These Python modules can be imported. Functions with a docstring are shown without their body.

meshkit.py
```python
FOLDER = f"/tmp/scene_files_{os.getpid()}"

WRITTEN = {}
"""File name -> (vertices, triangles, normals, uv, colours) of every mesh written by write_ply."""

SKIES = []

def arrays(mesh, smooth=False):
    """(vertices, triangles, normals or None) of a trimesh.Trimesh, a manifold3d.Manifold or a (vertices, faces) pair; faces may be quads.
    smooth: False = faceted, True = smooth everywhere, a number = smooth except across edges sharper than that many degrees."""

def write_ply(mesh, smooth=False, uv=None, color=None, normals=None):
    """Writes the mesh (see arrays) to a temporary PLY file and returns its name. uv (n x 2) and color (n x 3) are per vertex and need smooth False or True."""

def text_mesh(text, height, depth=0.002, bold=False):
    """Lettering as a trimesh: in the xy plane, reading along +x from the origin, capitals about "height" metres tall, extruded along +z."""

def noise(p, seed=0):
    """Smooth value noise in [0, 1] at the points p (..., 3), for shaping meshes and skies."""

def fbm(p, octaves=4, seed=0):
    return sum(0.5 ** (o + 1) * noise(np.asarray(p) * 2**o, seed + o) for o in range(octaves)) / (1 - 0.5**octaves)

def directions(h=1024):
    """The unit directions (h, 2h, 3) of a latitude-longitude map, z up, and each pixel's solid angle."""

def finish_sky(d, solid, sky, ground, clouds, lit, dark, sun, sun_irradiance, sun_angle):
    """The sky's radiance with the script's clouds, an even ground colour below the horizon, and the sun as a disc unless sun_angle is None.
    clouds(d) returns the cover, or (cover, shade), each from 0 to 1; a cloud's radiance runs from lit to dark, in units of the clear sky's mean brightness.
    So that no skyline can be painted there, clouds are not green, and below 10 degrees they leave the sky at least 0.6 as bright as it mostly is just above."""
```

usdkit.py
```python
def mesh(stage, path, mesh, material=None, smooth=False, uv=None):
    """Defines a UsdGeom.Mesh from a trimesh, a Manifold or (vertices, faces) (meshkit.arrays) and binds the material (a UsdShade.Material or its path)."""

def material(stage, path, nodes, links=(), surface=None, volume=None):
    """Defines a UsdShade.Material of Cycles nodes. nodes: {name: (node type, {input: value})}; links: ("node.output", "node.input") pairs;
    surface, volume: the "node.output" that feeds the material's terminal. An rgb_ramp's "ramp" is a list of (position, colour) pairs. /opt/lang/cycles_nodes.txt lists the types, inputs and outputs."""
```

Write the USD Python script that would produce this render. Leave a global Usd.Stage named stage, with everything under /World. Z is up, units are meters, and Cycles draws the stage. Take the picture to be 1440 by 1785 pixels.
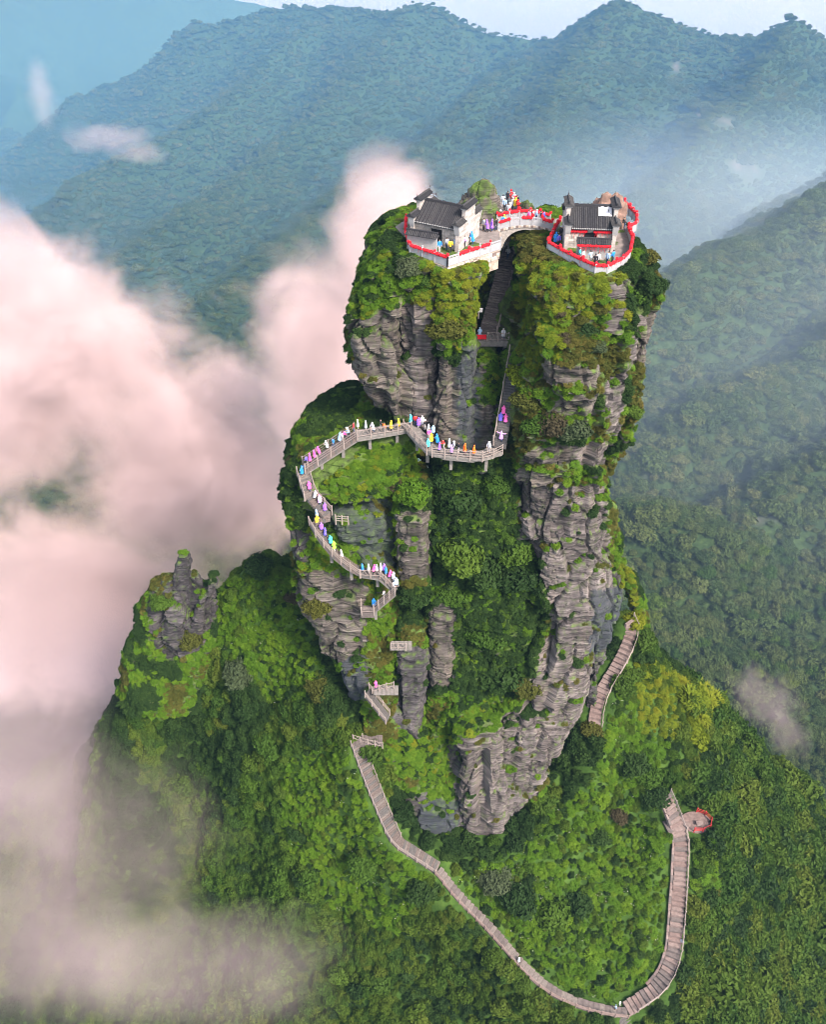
import math, random
import numpy as np, trimesh, manifold3d, usdkit, meshkit
from scipy.interpolate import LinearNDInterpolator, RBFInterpolator
from scipy.spatial import cKDTree
from pxr import Usd, UsdGeom, UsdLux, UsdShade, Gf, Sdf, Vt

stage = Usd.Stage.CreateInMemory()
UsdGeom.Xform.Define(stage, '/World')
UsdGeom.Scope.Define(stage, '/World/Looks')

# ---------------------------------------------------------------- camera, sky, sun, exposure
FPX, PITCH = 1485.0, 40.0                       # focal length in units of the 1440-wide photograph, downward tilt in degrees
cam = UsdGeom.Camera.Define(stage, '/World/camera')
cam.CreateHorizontalApertureAttr(36.0)
cam.CreateFocalLengthAttr(36.0 * FPX / 1440)
cam.CreateClippingRangeAttr(Gf.Vec2f(0.5, 50000))
cam.AddRotateXOp().Set(90 - PITCH)              # the drone hovers at the origin; everything lies below it
cam.CreateExposureAttr(1.95)
SUN = np.array([0.45, -0.52, 0.72]); SUN /= np.linalg.norm(SUN)
dome = UsdLux.DomeLight.Define(stage, '/World/sky')
sky_m = usdkit.material(stage, '/World/Looks/sky_look', {
    's': ('sky_texture', {'sky_type': 'single_scattering', 'sun_disc': False, 'sun_elevation': math.asin(SUN[2]), 'sun_rotation': math.atan2(SUN[0], SUN[1]),
                          'aerosol_density': 3.0}),
    'h': ('hsv', {'saturation': .55, 'value': 1.0}), 'b': ('background_shader', {'strength': 0.12})}, [('s.color', 'h.color'), ('h.color', 'b.color')], surface='b.background')
UsdShade.MaterialBindingAPI.Apply(dome.GetPrim()).Bind(sky_m)
sun = UsdLux.DistantLight.Define(stage, '/World/sun')
sun.CreateIntensityAttr(0.62); sun.CreateAngleAttr(9.0); sun.CreateNormalizeAttr(True); sun.CreateColorAttr(Gf.Vec3f(1.0, 0.86, 0.76))
sun.AddTransformOp().Set(Gf.Matrix4d().SetRotate(Gf.Rotation(Gf.Vec3d(0, 0, 1), Gf.Vec3d(*map(float, SUN)))))

# ---------------------------------------------------------------- helpers
rng = np.random.default_rng(7)
CT, ST = math.cos(math.radians(PITCH)), math.sin(math.radians(PITCH))

def ray(px, py):
    u, v = (np.asarray(px, float) - 720) / FPX, (np.asarray(py, float) - 892.5) / FPX
    return np.stack(np.broadcast_arrays(u, CT - v * ST, -ST - v * CT), -1)

def PY(px, py, Y):
    """point seen at the photograph's pixel, at horizontal distance Y"""
    d = ray(px, py); return d * (np.asarray(Y, float) / d[..., 1])[..., None]

def PZ(px, py, z):
    d = ray(px, py); return d * (np.asarray(z, float) / d[..., 2])[..., None]

def project(p):
    p = np.asarray(p, float)
    depth = p[..., 1] * CT - p[..., 2] * ST
    up = p[..., 1] * ST + p[..., 2] * CT
    return 720 + FPX * p[..., 0] / depth, 892.5 - FPX * up / depth, depth

USED = {}
def fresh(parent, name):
    key = f'{parent}/{name}'
    n = USED.get(key, -1) + 1
    USED[key] = n
    return key if n == 0 else f'{key}_{n:03d}'

def tag(prim, label=None, cat=None, group=None, kind=None):
    for k, v in (('label', label), ('category', cat), ('group', group), ('kind', kind)):
        if v: prim.SetCustomDataByKey(k, v)
    return prim

def obj(name, mesh, mat, parent='/World', smooth=False, label=None, cat=None, group=None, kind=None):
    path = fresh(str(parent), name)
    prim = usdkit.mesh(stage, path, mesh, mat, smooth=smooth).GetPrim()
    return tag(prim, label, cat, group, kind)

def thing(name, label=None, cat=None, group=None, loc=(0, 0, 0), rotz=0, scale=None, kind=None, parent='/World'):
    x = UsdGeom.Xform.Define(stage, fresh(parent, name))
    x.AddTranslateOp().Set(Gf.Vec3d(*map(float, loc)))
    if rotz: x.AddRotateZOp().Set(float(rotz))
    if scale is not None: x.AddScaleOp().Set(Gf.Vec3f(*np.broadcast_to(scale, 3).astype(float).tolist()))
    return tag(x.GetPrim(), label, cat, group, kind)

def P(prim): return str(prim.GetPath())

UsdGeom.Scope.Define(stage, '/World/Looks')
KITS = Sdf.Path('/World/Kits')
stage.CreateClassPrim(KITS)
def kit(name):
    """a class prim that copies refer to"""
    p = fresh('/World/Kits', name)
    stage.CreateClassPrim(p)
    return p

def copy_of(kitpath, name, label, cat, group, loc, rotz=0, scale=None, rotx=0):
    x = UsdGeom.Xform.Define(stage, fresh('/World', name))
    x.GetPrim().GetReferences().AddInternalReference(kitpath)
    x.AddTranslateOp().Set(Gf.Vec3d(*map(float, loc)))
    if rotz: x.AddRotateZOp().Set(float(rotz))
    if rotx: x.AddRotateXOp().Set(float(rotx))
    if scale is not None: x.AddScaleOp().Set(Gf.Vec3f(*np.broadcast_to(scale, 3).astype(float).tolist()))
    x.GetPrim().SetInstanceable(True)
    return tag(x.GetPrim(), label, cat, group)

def instancer(name, kits, pts, idx, scales, quats, label, cat, kind='stuff', group=None):
    pi = UsdGeom.PointInstancer.Define(stage, fresh('/World', name))
    targets = []
    for i, (mesh, mat) in enumerate(kits):
        pp = f'{pi.GetPath()}/kind_{i:03d}'
        usdkit.mesh(stage, pp, mesh, mat)
        targets.append(pp)
    pi.CreatePrototypesRel().SetTargets(targets)
    pi.CreateProtoIndicesAttr(Vt.IntArray.FromNumpy(np.asarray(idx, np.int32)))
    pi.CreatePositionsAttr(Vt.Vec3fArray.FromNumpy(np.asarray(pts, np.float32)))
    pi.CreateScalesAttr(Vt.Vec3fArray.FromNumpy(np.asarray(scales, np.float32)))
    q = np.asarray(quats, np.float32)                       # (w, x, y, z)
    pi.CreateOrientationsAttr(Vt.QuathArray([Gf.Quath(float(a), float(b), float(c), float(d)) for a, b, c, d in q]))
    return tag(pi.GetPrim(), label, cat, group, kind)

def quat_axis_z(normals, spin):
    """rotations that take +z to the normals after a spin about z"""
    n = np.asarray(normals, float); n = n / (np.linalg.norm(n, axis=1, keepdims=True) + 1e-9)
    w = 1 + n[:, 2]; q = np.stack([w, -n[:, 1], n[:, 0], np.zeros(len(n))], 1)
    q[w < 1e-4] = (0, 1, 0, 0)
    q /= np.linalg.norm(q, axis=1, keepdims=True)
    s = np.stack([np.cos(spin / 2), 0 * spin, 0 * spin, np.sin(spin / 2)], 1)
    a, b = q, s
    return np.stack([a[:, 0] * b[:, 0] - a[:, 3] * b[:, 3], a[:, 1] * b[:, 0] + a[:, 2] * b[:, 3], a[:, 2] * b[:, 0] - a[:, 1] * b[:, 3], a[:, 0] * b[:, 3] + a[:, 3] * b[:, 0]], 1)

fbm, noise = meshkit.fbm, meshkit.noise
def inside(poly, x, y):
    poly = np.asarray(poly, float); r = np.zeros(np.shape(x), bool); j = len(poly) - 1
    for i in range(len(poly)):
        (xi, yi), (xj, yj) = poly[i], poly[j]
        if yi != yj:
            r ^= ((yi > y) != (yj > y)) & (x < (xj - xi) * (y - yi) / (yj - yi) + xi)
        j = i
    return r

# ---------------------------------------------------------------- materials
def MAT(name, nodes, links, surface='p.BSDF', volume=None):
    return usdkit.material(stage, f'/World/Looks/{name}', nodes, links, surface=surface, volume=volume)

def plain(name, col, rough=0.7, var=0.25, scale=6.0, bump=0.0, spec=0.3):
    lo, hi = [c * (1 - var) for c in col], [min(1, c * (1 + var)) for c in col]
    nodes = {'g': ('geometry', {}), 'n': ('noise_texture', {'scale': scale, 'detail': 4.0, 'roughness': .65}), 'r': ('rgb_ramp', {'ramp': [(0.3, lo), (0.7, hi)]}),
             'p': ('principled_bsdf', {'roughness': rough, 'specular_ior_level': spec})}
    links = [('g.position', 'n.vector'), ('n.fac', 'r.fac'), ('r.color', 'p.base_color')]
    if bump:
        nodes['b'] = ('bump', {'strength': bump, 'distance': 0.03}); links += [('n.fac', 'b.height'), ('b.normal', 'p.normal')]
    return MAT(name, nodes, links)

def leaf(name, cols, rough=0.75, trans=0.25, patch=0.12):
    """foliage: hue from the copy's random number and from soft patches in space, brightness from leaf to leaf"""
    n = len(cols)
    nodes = {'o': ('object_info', {}), 'g': ('geometry', {}), 'n': ('noise_texture', {'scale': patch, 'detail': 2.0}),
             'a': ('math', {'math_type': 'multiply_add', 'value2': .55, 'value3': -0.02}), 'c': ('math', {'math_type': 'multiply_add', 'value2': .5}),
             'r': ('rgb_ramp', {'ramp': [(i / max(1, n - 1), c) for i, c in enumerate(cols)]}),
             'v': ('math', {'math_type': 'multiply_add', 'value2': 1.15, 'value3': .42}),
             'h': ('hsv', {'hue': .5, 'saturation': 1.0}),
             'p': ('principled_bsdf', {'roughness': rough, 'specular_ior_level': 0.18}), 't': ('translucent_bsdf', {}), 'm': ('mix_closure', {'fac': trans})}
    links = [('g.position', 'n.vector'), ('o.random', 'a.value1'), ('n.fac', 'c.value1'), ('a.value', 'c.value3'), ('c.value', 'r.fac'), ('r.color', 'h.color'),
             ('g.random_per_island', 'v.value1'), ('v.value', 'h.value'), ('h.color', 'p.base_color'), ('h.color', 't.color'), ('p.BSDF', 'm.closure1'), ('t.BSDF', 'm.closure2')]
    return MAT(name, nodes, links, surface='m.closure')

def rock(name, cols, moss=(0.045, 0.075, 0.012), strata=1.0):
    """layered cliff: thin warped beds, cracks, lichen; a mesh attribute veg says where soil and moss cover it, wet where water darkens it"""
    nodes = {'g': ('geometry', {}), 'mp': ('mapping', {'rotation': (0.0, 0.16, 0.0), 'scale': (0.20, 0.20, 5.4)}), 'wn': ('noise_texture', {'scale': 0.16, 'detail': 3.0}),
             'wa': ('vector_math', {'math_type': 'multiply_add', 'vector2': (0.0, 0.0, .7)}),
             'beds': ('noise_texture', {'scale': 1.0, 'detail': 5.0, 'roughness': .62}), 'blot': ('noise_texture', {'scale': 0.22, 'detail': 5.0, 'roughness': .62}),
             'mix': ('math', {'math_type': 'multiply_add', 'value2': .72 * strata}), 'bl': ('math', {'math_type': 'multiply', 'value2': 1 - .72 * strata}),
             'r': ('rgb_ramp', {'ramp': list(zip((0.30, 0.42, 0.52, 0.62, 0.74), cols))}),
             'mpc': ('mapping', {'scale': (0.75, 0.75, 0.16)}), 'cr': ('voronoi_texture', {'feature': 'distance_to_edge', 'scale': 1.0}),
             'crr': ('rgb_ramp', {'ramp': [(0.0, (.35, .35, .35)), (0.02, (1, 1, 1))]}), 'crm': ('mix', {'mix_type': 'multiply', 'fac': .22}),
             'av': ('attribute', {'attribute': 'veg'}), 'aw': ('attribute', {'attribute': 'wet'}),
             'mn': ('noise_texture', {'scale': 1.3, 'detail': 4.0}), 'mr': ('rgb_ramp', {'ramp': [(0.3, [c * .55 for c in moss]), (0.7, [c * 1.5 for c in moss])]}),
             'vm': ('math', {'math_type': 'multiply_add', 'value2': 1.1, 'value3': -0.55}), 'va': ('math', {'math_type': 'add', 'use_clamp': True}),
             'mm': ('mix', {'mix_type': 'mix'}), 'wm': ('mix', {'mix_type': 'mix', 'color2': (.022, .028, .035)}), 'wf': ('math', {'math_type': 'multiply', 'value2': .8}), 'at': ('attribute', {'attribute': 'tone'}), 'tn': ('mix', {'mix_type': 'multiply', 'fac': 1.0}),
             'stm': ('mapping', {'scale': (.55, .55, .035)}), 'stn': ('noise_texture', {'scale': 1.0, 'detail': 4.0, 'roughness': .6}), 'str': ('rgb_ramp', {'ramp': [(.34, (.42, .42, .44)), (.50, (1, 1, 1)), (.64, (1.12, 1.08, 1.02))]}), 'stx': ('mix', {'mix_type': 'multiply', 'fac': .85}),
             'b1': ('bump', {'strength': 1.0, 'distance': .20}), 'b2': ('bump', {'strength': .6, 'distance': .12}),
             'p': ('principled_bsdf', {'roughness': .82, 'specular_ior_level': .25})}
    links = [('g.position', 'wn.vector'), ('wn.color', 'wa.vector1'), ('g.position', 'wa.vector3'), ('wa.vector', 'mp.vector'), ('mp.vector', 'beds.vector'), ('g.position', 'blot.vector'),
             ('blot.fac', 'bl.value1'), ('beds.fac', 'mix.value1'), ('bl.value', 'mix.value3'), ('mix.value', 'r.fac'), ('g.position', 'mpc.vector'), ('mpc.vector', 'cr.vector'),
             ('cr.distance', 'crr.fac'), ('r.color', 'crm.color1'), ('crr.color', 'crm.color2'), ('g.position', 'mn.vector'), ('mn.fac', 'mr.fac'), ('mn.fac', 'vm.value1'), ('vm.value', 'va.value1'), ('av.fac', 'va.value2'),
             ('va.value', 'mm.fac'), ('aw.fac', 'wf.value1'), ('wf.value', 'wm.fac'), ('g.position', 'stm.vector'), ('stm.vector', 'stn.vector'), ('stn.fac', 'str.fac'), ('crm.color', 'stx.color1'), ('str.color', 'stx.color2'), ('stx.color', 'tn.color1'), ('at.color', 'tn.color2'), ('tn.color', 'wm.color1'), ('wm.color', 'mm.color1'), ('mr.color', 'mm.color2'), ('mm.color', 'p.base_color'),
             ('beds.fac', 'b1.height'), ('blot.fac', 'b2.height'), ('b1.normal', 'b2.normal'), ('b2.normal', 'p.normal')]
    return MAT(name, nodes, links)

M_rock = rock('layered_rock', [(.012, .010, .009), (.040, .034, .030), (.082, .071, .064), (.128, .112, .102), (.20, .178, .164)])
M_rock_pale = rock('pale_rock', [(.013, .011, .011), (.046, .039, .037), (.098, .084, .081), (.150, .131, .126), (.225, .199, .192)], strata=.95)
M_rock_dark = rock('dark_rock', [(.010, .010, .011), (.026, .024, .026), (.052, .047, .050), (.085, .077, .081), (.14, .127, .13)], strata=.7)
# ---------------------------------------------------------------- the land
SKYLINE = [(-500, 300, 1500), (-250, 330, 1500), (20, 300, 1500), (110, 178, 1500), (240, 112, 1500), (340, 40, 1500), (430, 26, 1500), (560, 9, 1450), (700, 6, 1400), (755, 4, 1400), (790, 40, 1400), (920, 66, 1400), (1000, 60, 1350), (1080, 4, 1300), (1110, 8, 1300), (1200, 47, 1300),
           (1330, 72, 1250), (1376, 41, 1250), (1395, 44, 1250), (1440, 76, 1250), (1600, 70, 1200), (1900, 20, 1200), (2400, 60, 1200)]
RIDGES = [(SKYLINE, .80),
          ([(-900, 20, 2700), (-300, 40, 2600), (0, -12, 2600), (250, -16, 2600), (400, -2, 2600), (480, 15, 2600), (620, 45, 2700)], .6),
          ([(480, 15, 2500), (380, 60, 2300), (250, 130, 2050), (100, 200, 1850)], .7),
          ([(0, -12, 2500), (-60, 90, 2200), (40, 150, 1950), (0, 250, 1750)], .7),
          ([(700, 6, 1400), (640, 110, 1280), (520, 225, 1150), (440, 300, 1060), (330, 350, 960), (230, 425, 890)], .62),
          ([(560, 9, 1450), (480, 110, 1330), (380, 190, 1230), (250, 260, 1150), (120, 330, 1080)], .62),
          ([(1000, 60, 1350), (860, 155, 1180), (720, 262, 1000), (600, 360, 860), (500, 450, 770), (430, 520, 720)], .60),
          ([(1080, 4, 1300), (1010, 140, 1130), (900, 260, 950), (760, 370, 800), (640, 460, 700)], .55),
          ([(1376, 41, 1250), (1290, 170, 1060), (1180, 290, 880), (1060, 370, 760), (930, 470, 650)], .75),
          ([(1500, 1010, 320), (1400, 1000, 325), (1260, 1040, 315), (1130, 1020, 320)], .6), ([(1500, 1130, 285), (1380, 1150, 280), (1250, 1120, 290), (1150, 1090, 300)], .6),
          ([(1600, 240, 740), (1440, 345, 630), (1300, 410, 585), (1160, 488, 545), (1040, 590, 505)], .85),
          ([(1600, 500, 530), (1440, 590, 490), (1330, 640, 465), (1200, 705, 445), (1080, 790, 420)], .85),
          ([(1600, 690, 410), (1440, 772, 388), (1340, 826, 376), (1280, 880, 366)], .95),
          ([(1270, 925, 345), (1190, 895, 352), (1110, 880, 358), (1040, 930, 362), (960, 1010, 365)], .7)]
def _segs():
    for pts, s in RIDGES:
        w = np.array([PY(a, b, c) for a, b, c in pts])
        for a, b in zip(w[:-1], w[1:]): yield a, b, s
SEGS = list(_segs())

def far_z(x, y):
    wx = x + 34 * (fbm(np.stack([x, y, 0 * x], -1) / 190, 3, 3) - .5) * 2 * np.clip((y - 200) / 300, 0, 1)
    wy = y + 34 * (fbm(np.stack([x, y, 0 * x], -1) / 190, 3, 9) - .5) * 2 * np.clip((y - 200) / 300, 0, 1)
    base = np.interp(y, [0, 250, 330, 500, 750, 1000, 1400, 2000, 2600, 4000, 7000], [-350, -348, -352, -372, -405, -445, -480, -560, -640, -900, -900])
    base = base - 110 * np.clip((-wx - 20) / 250, 0, 1) * np.clip((y - 200) / 300, 0, 1) * (y < 2400)
    z = base
    for a, b, s in SEGS:
        d = b[:2] - a[:2]; L2 = (d ** 2).sum()
        t = np.clip(((wx - a[0]) * d[0] + (wy - a[1]) * d[1]) / L2, 0, 1)
        dist = np.hypot(wx - a[0] - t * d[0], wy - a[1] - t * d[1])
        rz = a[2] + t * (b[2] - a[2]) - s * (np.sqrt(dist ** 2 + 36) - 6)
        z = np.maximum(z, rz)
    r = np.hypot(x, y)
    k = np.clip((r - 180) / 400, 0, 1)
    q = np.stack([x, y, 0 * x], -1)
    ridged = 1 - np.abs(fbm(q / 120, 4, 21) - .5) * 4
    z = z + k * (13 * ridged - 8) * np.clip((3500 - r) / 1500, 0.15, 1) + 3.5 * (fbm(q / 30, 3, 5) - .5) * np.clip((r - 150) / 60, 0, 1)
    return z

# control points of the hill the pinnacle stands on: photograph pixel and height
HILL = [(760, 1510, -131), (860, 1500, -133), (960, 1425, -128), (1000, 1335, -121), (1040, 1262, -113), (1085, 1185, -110), (1120, 1115, -107),
        (690, 1475, -128.5), (735, 1455, -131), (720, 1420, -129), (790, 1490, -133), (610, 1300, -112), (585, 1215, -106), (545, 1140, -102), (515, 1040, -97), (460, 968, -94), (420, 1000, -98), (385, 1070, -104), (400, 1180, -114), (480, 1200, -112),
        (345, 1100, -112), (300, 1120, -112), (235, 1150, -118), (330, 1250, -128), (420, 1330, -128), (500, 1330, -122), (205, 1215, -126), (185, 1260, -136), (240, 1300, -142), (150, 1300, -170), (60, 1400, -205),
        (600, 1600, -150), (450, 1500, -152), (350, 1500, -163), (500, 1785, -172), (300, 1650, -186), (300, 1785, -194), (100, 1600, -214), (100, 1785, -220), (-100, 1500, -232), (-100, 1785, -238), (-300, 1500, -262), (-300, 1785, -262), (0, 1330, -205), (-150, 1350, -240),
        (700, 1785, -160), (750, 1640, -147), (840, 1605, -139.5), (910, 1685, -144), (960, 1728, -146.5), (900, 1785, -153), (1075, 1762, -147.5), (1090, 1790, -149.5), (800, 1720, -152),
        (880, 1560, -137), (1000, 1560, -138), (960, 1650, -142), (1060, 1680, -144), (1120, 1560, -137.5), (1050, 1450, -131), (1080, 1350, -123), (1060, 1290, -116),
        (1150, 1725, -145.5), (1178, 1665, -142.5), (1185, 1560, -136.5), (1190, 1500, -132.5), (1195, 1440, -128.5), (1165, 1400, -125.5), (1225, 1435, -129), (1130, 1270, -118), (1120, 1200, -113),
        (1240, 1580, -143), (1250, 1700, -152), (1250, 1785, -158), (1350, 1785, -170), (1440, 1785, -178), (1600, 1785, -190), (1300, 1450, -140), (1440, 1600, -168), (1600, 1600, -190), (1440, 1420, -163),
        (1300, 1290, -138), (1400, 1370, -154), (1150, 1172, -114), (1220, 1215, -121), (1600, 1520, -190), (1550, 1450, -182), (1350, 1620, -158)]
_hp = np.array([PZ(a, b, c) for a, b, c in HILL])
_extra = np.array([(0, 100, -127), (4, 90, -131), (3, 82, -132), (-2, 88, -124), (8, 84, -132), (12, 92, -126), (0, 118, -124), (20, 112, -124), (-25, 108, -104), (-30, 122, -130), (30, 128, -145), (45, 125, -150), (70, 125, -182), (0, 150, -175), (-60, 130, -170), (-85, 105, -205), (0, 190, -250), (60, 175, -235),
                   (0, 20, -190), (-40, 25, -215), (45, 25, -200), (0, 40, -168), (90, 60, -205), (-90, 60, -245), (100, 110, -225), (-60, 160, -230)], float)
_hp = np.vstack([_hp, _extra])
_rbf = RBFInterpolator(_hp[:, :2], _hp[:, 2], kernel='linear', smoothing=0.3)

# ---------------------------------------------------------------- where the walkways run: photograph pixel and height of the deck's middle
LINES = {
 'upper_stair': [(893, 428, -45.6), (850, 583, -52.8)],
 'cleft_stair': [(900, 618, -52.6), (872, 775, -61.6)],
 'balcony': [(868, 782, -62.4), (842, 794, -62.4), (755, 786, -62.4), (714, 742, -62.2), (620, 757, -62.2)],
 'shoulder_stair': [(620, 757, -62.2), (530, 815, -66.2)],
 'turn_stair': [(528, 822, -66.4), (541, 866, -69.6)],
 'ledge_stair': [(541, 866, -69.6), (572, 900, -71.6), (548, 908, -72.0), (562, 935, -73.6), (585, 966, -76.4), (628, 997, -79.6), (668, 998, -80.0), (690, 1022, -81.4)],
 'hook_stair': [(690, 1026, -81.6), (652, 1058, -85.6)],
 'lower_stair': [(622, 1293, -110.6), (640, 1345, -115.6), (668, 1415, -122.6), (690, 1465, -127.4), (722, 1485, -129.4), (764, 1512, -131.4)],
 'garden_path': [(764, 1516, -131.4), (800, 1562, -135.0), (842, 1603, -139.0), (880, 1645, -142.0), (912, 1684, -144.0), (960, 1726, -146.4), (1015, 1750, -147.4), (1070, 1762, -147.7), (1094, 1764, -147.8)],
 'stone_path': [(1096, 1790, -149.6), (1085, 1762, -148.0), (1112, 1745, -147.2), (1146, 1722, -146.0), (1166, 1690, -144.2), (1176, 1655, -142.4), (1180, 1600, -139.2), (1184, 1550, -136.2), (1186, 1510, -133.6), (1188, 1470, -131.0), (1183, 1445, -129.4), (1172, 1415, -127.0), (1160, 1388, -125.0)],
 'high_path': [(1036, 1264, -113.0), (1039, 1234, -111.2), (1048, 1206, -110.0), (1066, 1176, -109.2), (1084, 1146, -108.2), (1097, 1116, -106.4), (1101, 1096, -104.8), (1096, 1082, -103.6)],
}
LW = {k: np.array([PZ(*q) for q in v]) for k, v in LINES.items()}
def along(w, step=.4):
    d = np.r_[0, np.cumsum(np.linalg.norm(np.diff(w, axis=0), axis=1))]
    s = np.arange(0, d[-1] + 1e-6, step)
    return np.stack([np.interp(s, d, w[:, i]) for i in range(3)], 1)
VIEWPT = PZ(1214, 1432, -129.6)                            # the little lookout with the red rail
_gp = np.vstack([along(LW[k], .5) for k in ('garden_path', 'stone_path', 'high_path', 'lower_stair')] + [VIEWPT[None] + [[i, j, 0] for i in (-1.6, -.5, .6, 1.7) for j in (-1.1, 0, 1.1)], along(np.array([PZ(1160, 1440, -128.6), PZ(1192, 1436, -129.2)]), .5)])
_gt = cKDTree(_gp[:, :2])

def land(x, y):
    x, y = np.asarray(x, float), np.asarray(y, float)
    shape = x.shape; x, y = x.ravel(), y.ravel()
    e = np.sqrt(((x + 8) / 150) ** 2 + ((y - 92) / 112) ** 2)
    z = far_z(x, y)
    near = e < 1.05
    if near.any():
        q = np.stack([x[near], y[near]], -1)
        h = _rbf(q)
        h = h + 2.2 * (fbm(np.stack([q[:, 0], q[:, 1], 0 * q[:, 0]], -1) / 9, 3, 2) - .5)
        w = 1 - np.clip((e[near] - .72) / .33, 0, 1); w = w * w * (3 - 2 * w)
        z[near] = h * w + z[near] * (1 - w)
        d, i = _gt.query(q); k = np.clip((4.8 - d) / 3.2, 0, 1); k = k * k * (3 - 2 * k)
        z[near] += k * (_gp[i, 2] - .42 - z[near])
    return z.reshape(shape)

def grid_mesh(X, Y, Z):
    r, c = X.shape
    i = np.arange(r * c).reshape(r, c)
    q = np.stack([i[:-1, :-1], i[:-1, 1:], i[1:, 1:], i[1:, :-1]], -1).reshape(-1, 4)
    return np.stack([X, Y, Z], -1).reshape(-1, 3), np.vstack([q[:, [0, 1, 2]], q[:, [0, 2, 3]]])

_r = np.concatenate([[0.5, 8, 16, 24], np.geomspace(30, 6300, 560)])
_a = np.concatenate([np.linspace(-180, -62, 24, endpoint=False), np.linspace(-62, 62, 330), np.linspace(62, 180, 25)[1:]])
_R, _A = np.meshgrid(_r, np.radians(_a), indexing='ij')
TX, TY = _R * np.sin(_A), _R * np.cos(_A)
TZ = land(TX, TY)
_v, _f = grid_mesh(TX, TY, TZ)
M_land = MAT('hill_soil', {
    'g': ('geometry', {}), 'n': ('noise_texture', {'scale': .35, 'detail': 6.0, 'roughness': .6}), 'n2': ('noise_texture', {'scale': .008, 'detail': 3.0}),
    'r': ('rgb_ramp', {'ramp': [(.30, (.012, .026, .005)), (.5, (.026, .055, .009)), (.7, (.050, .090, .016))]}),
    'fr': ('rgb_ramp', {'ramp': [(.30, (.008, .016, .005)), (.5, (.017, .033, .009)), (.7, (.032, .052, .015))]}), 'ah': ('attribute', {'attribute': 'herb'}), 'hm': ('mix', {'mix_type': 'mix'}),
    's': ('separate_xyz', {}), 'rk': ('noise_texture', {'scale': .05, 'detail': 6.0}), 'rc': ('rgb_ramp', {'ramp': [(.42, (.025, .035, .022)), (.66, (.070, .066, .062))]}),
    'sl': ('map_range', {'from_min': .10, 'from_max': .05, 'to_min': 0.0, 'to_max': 1.0, 'clamp': True}), 'm': ('mix', {'mix_type': 'mix'}), 'ab': ('attribute', {'attribute': 'bare'}), 'mx': ('math', {'math_type': 'maximum'}),
    'b': ('bump', {'strength': .8, 'distance': .5}), 'p': ('principled_bsdf', {'roughness': .9, 'specular_ior_level': .1})},
    [('g.position', 'n.vector'), ('n.fac', 'r.fac'), ('g.true_normal', 's.vector'), ('s.z', 'sl.value'), ('sl.result', 'mx.value1'), ('ab.fac', 'mx.value2'), ('mx.value', 'm.fac'), ('n.fac', 'fr.fac'), ('ah.fac', 'hm.fac'), ('fr.color', 'hm.color1'), ('r.color', 'hm.color2'), ('hm.color', 'm.color1'), ('g.position', 'rk.vector'), ('rk.fac', 'rc.fac'), ('rc.color', 'm.color2'),
     ('m.color', 'p.base_color'), ('n.fac', 'b.height'), ('b.normal', 'p.normal')])
CLIFFS = [(1262, 212, 24, 15), (1218, 205, 10, 14), (1305, 300, 34, 14), (1275, 288, 14, 8), (1121, 828, 7, 44), (1340, 906, 42, 10), (1180, 120, 8, 16), (330, 45, 12, 8)]
def bare_cliff(p):
    px, py, _ = project(p); j = 10 * (noise(np.asarray(p) * .06, 3) - .5)
    return np.max([np.clip(1.6 - 1.6 * (((px - a + j) / c) ** 2 + ((py - b + j) / d) ** 2), 0, 1) for a, b, c, d in CLIFFS], 0) * (np.asarray(p)[..., 1] > 200)
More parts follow.
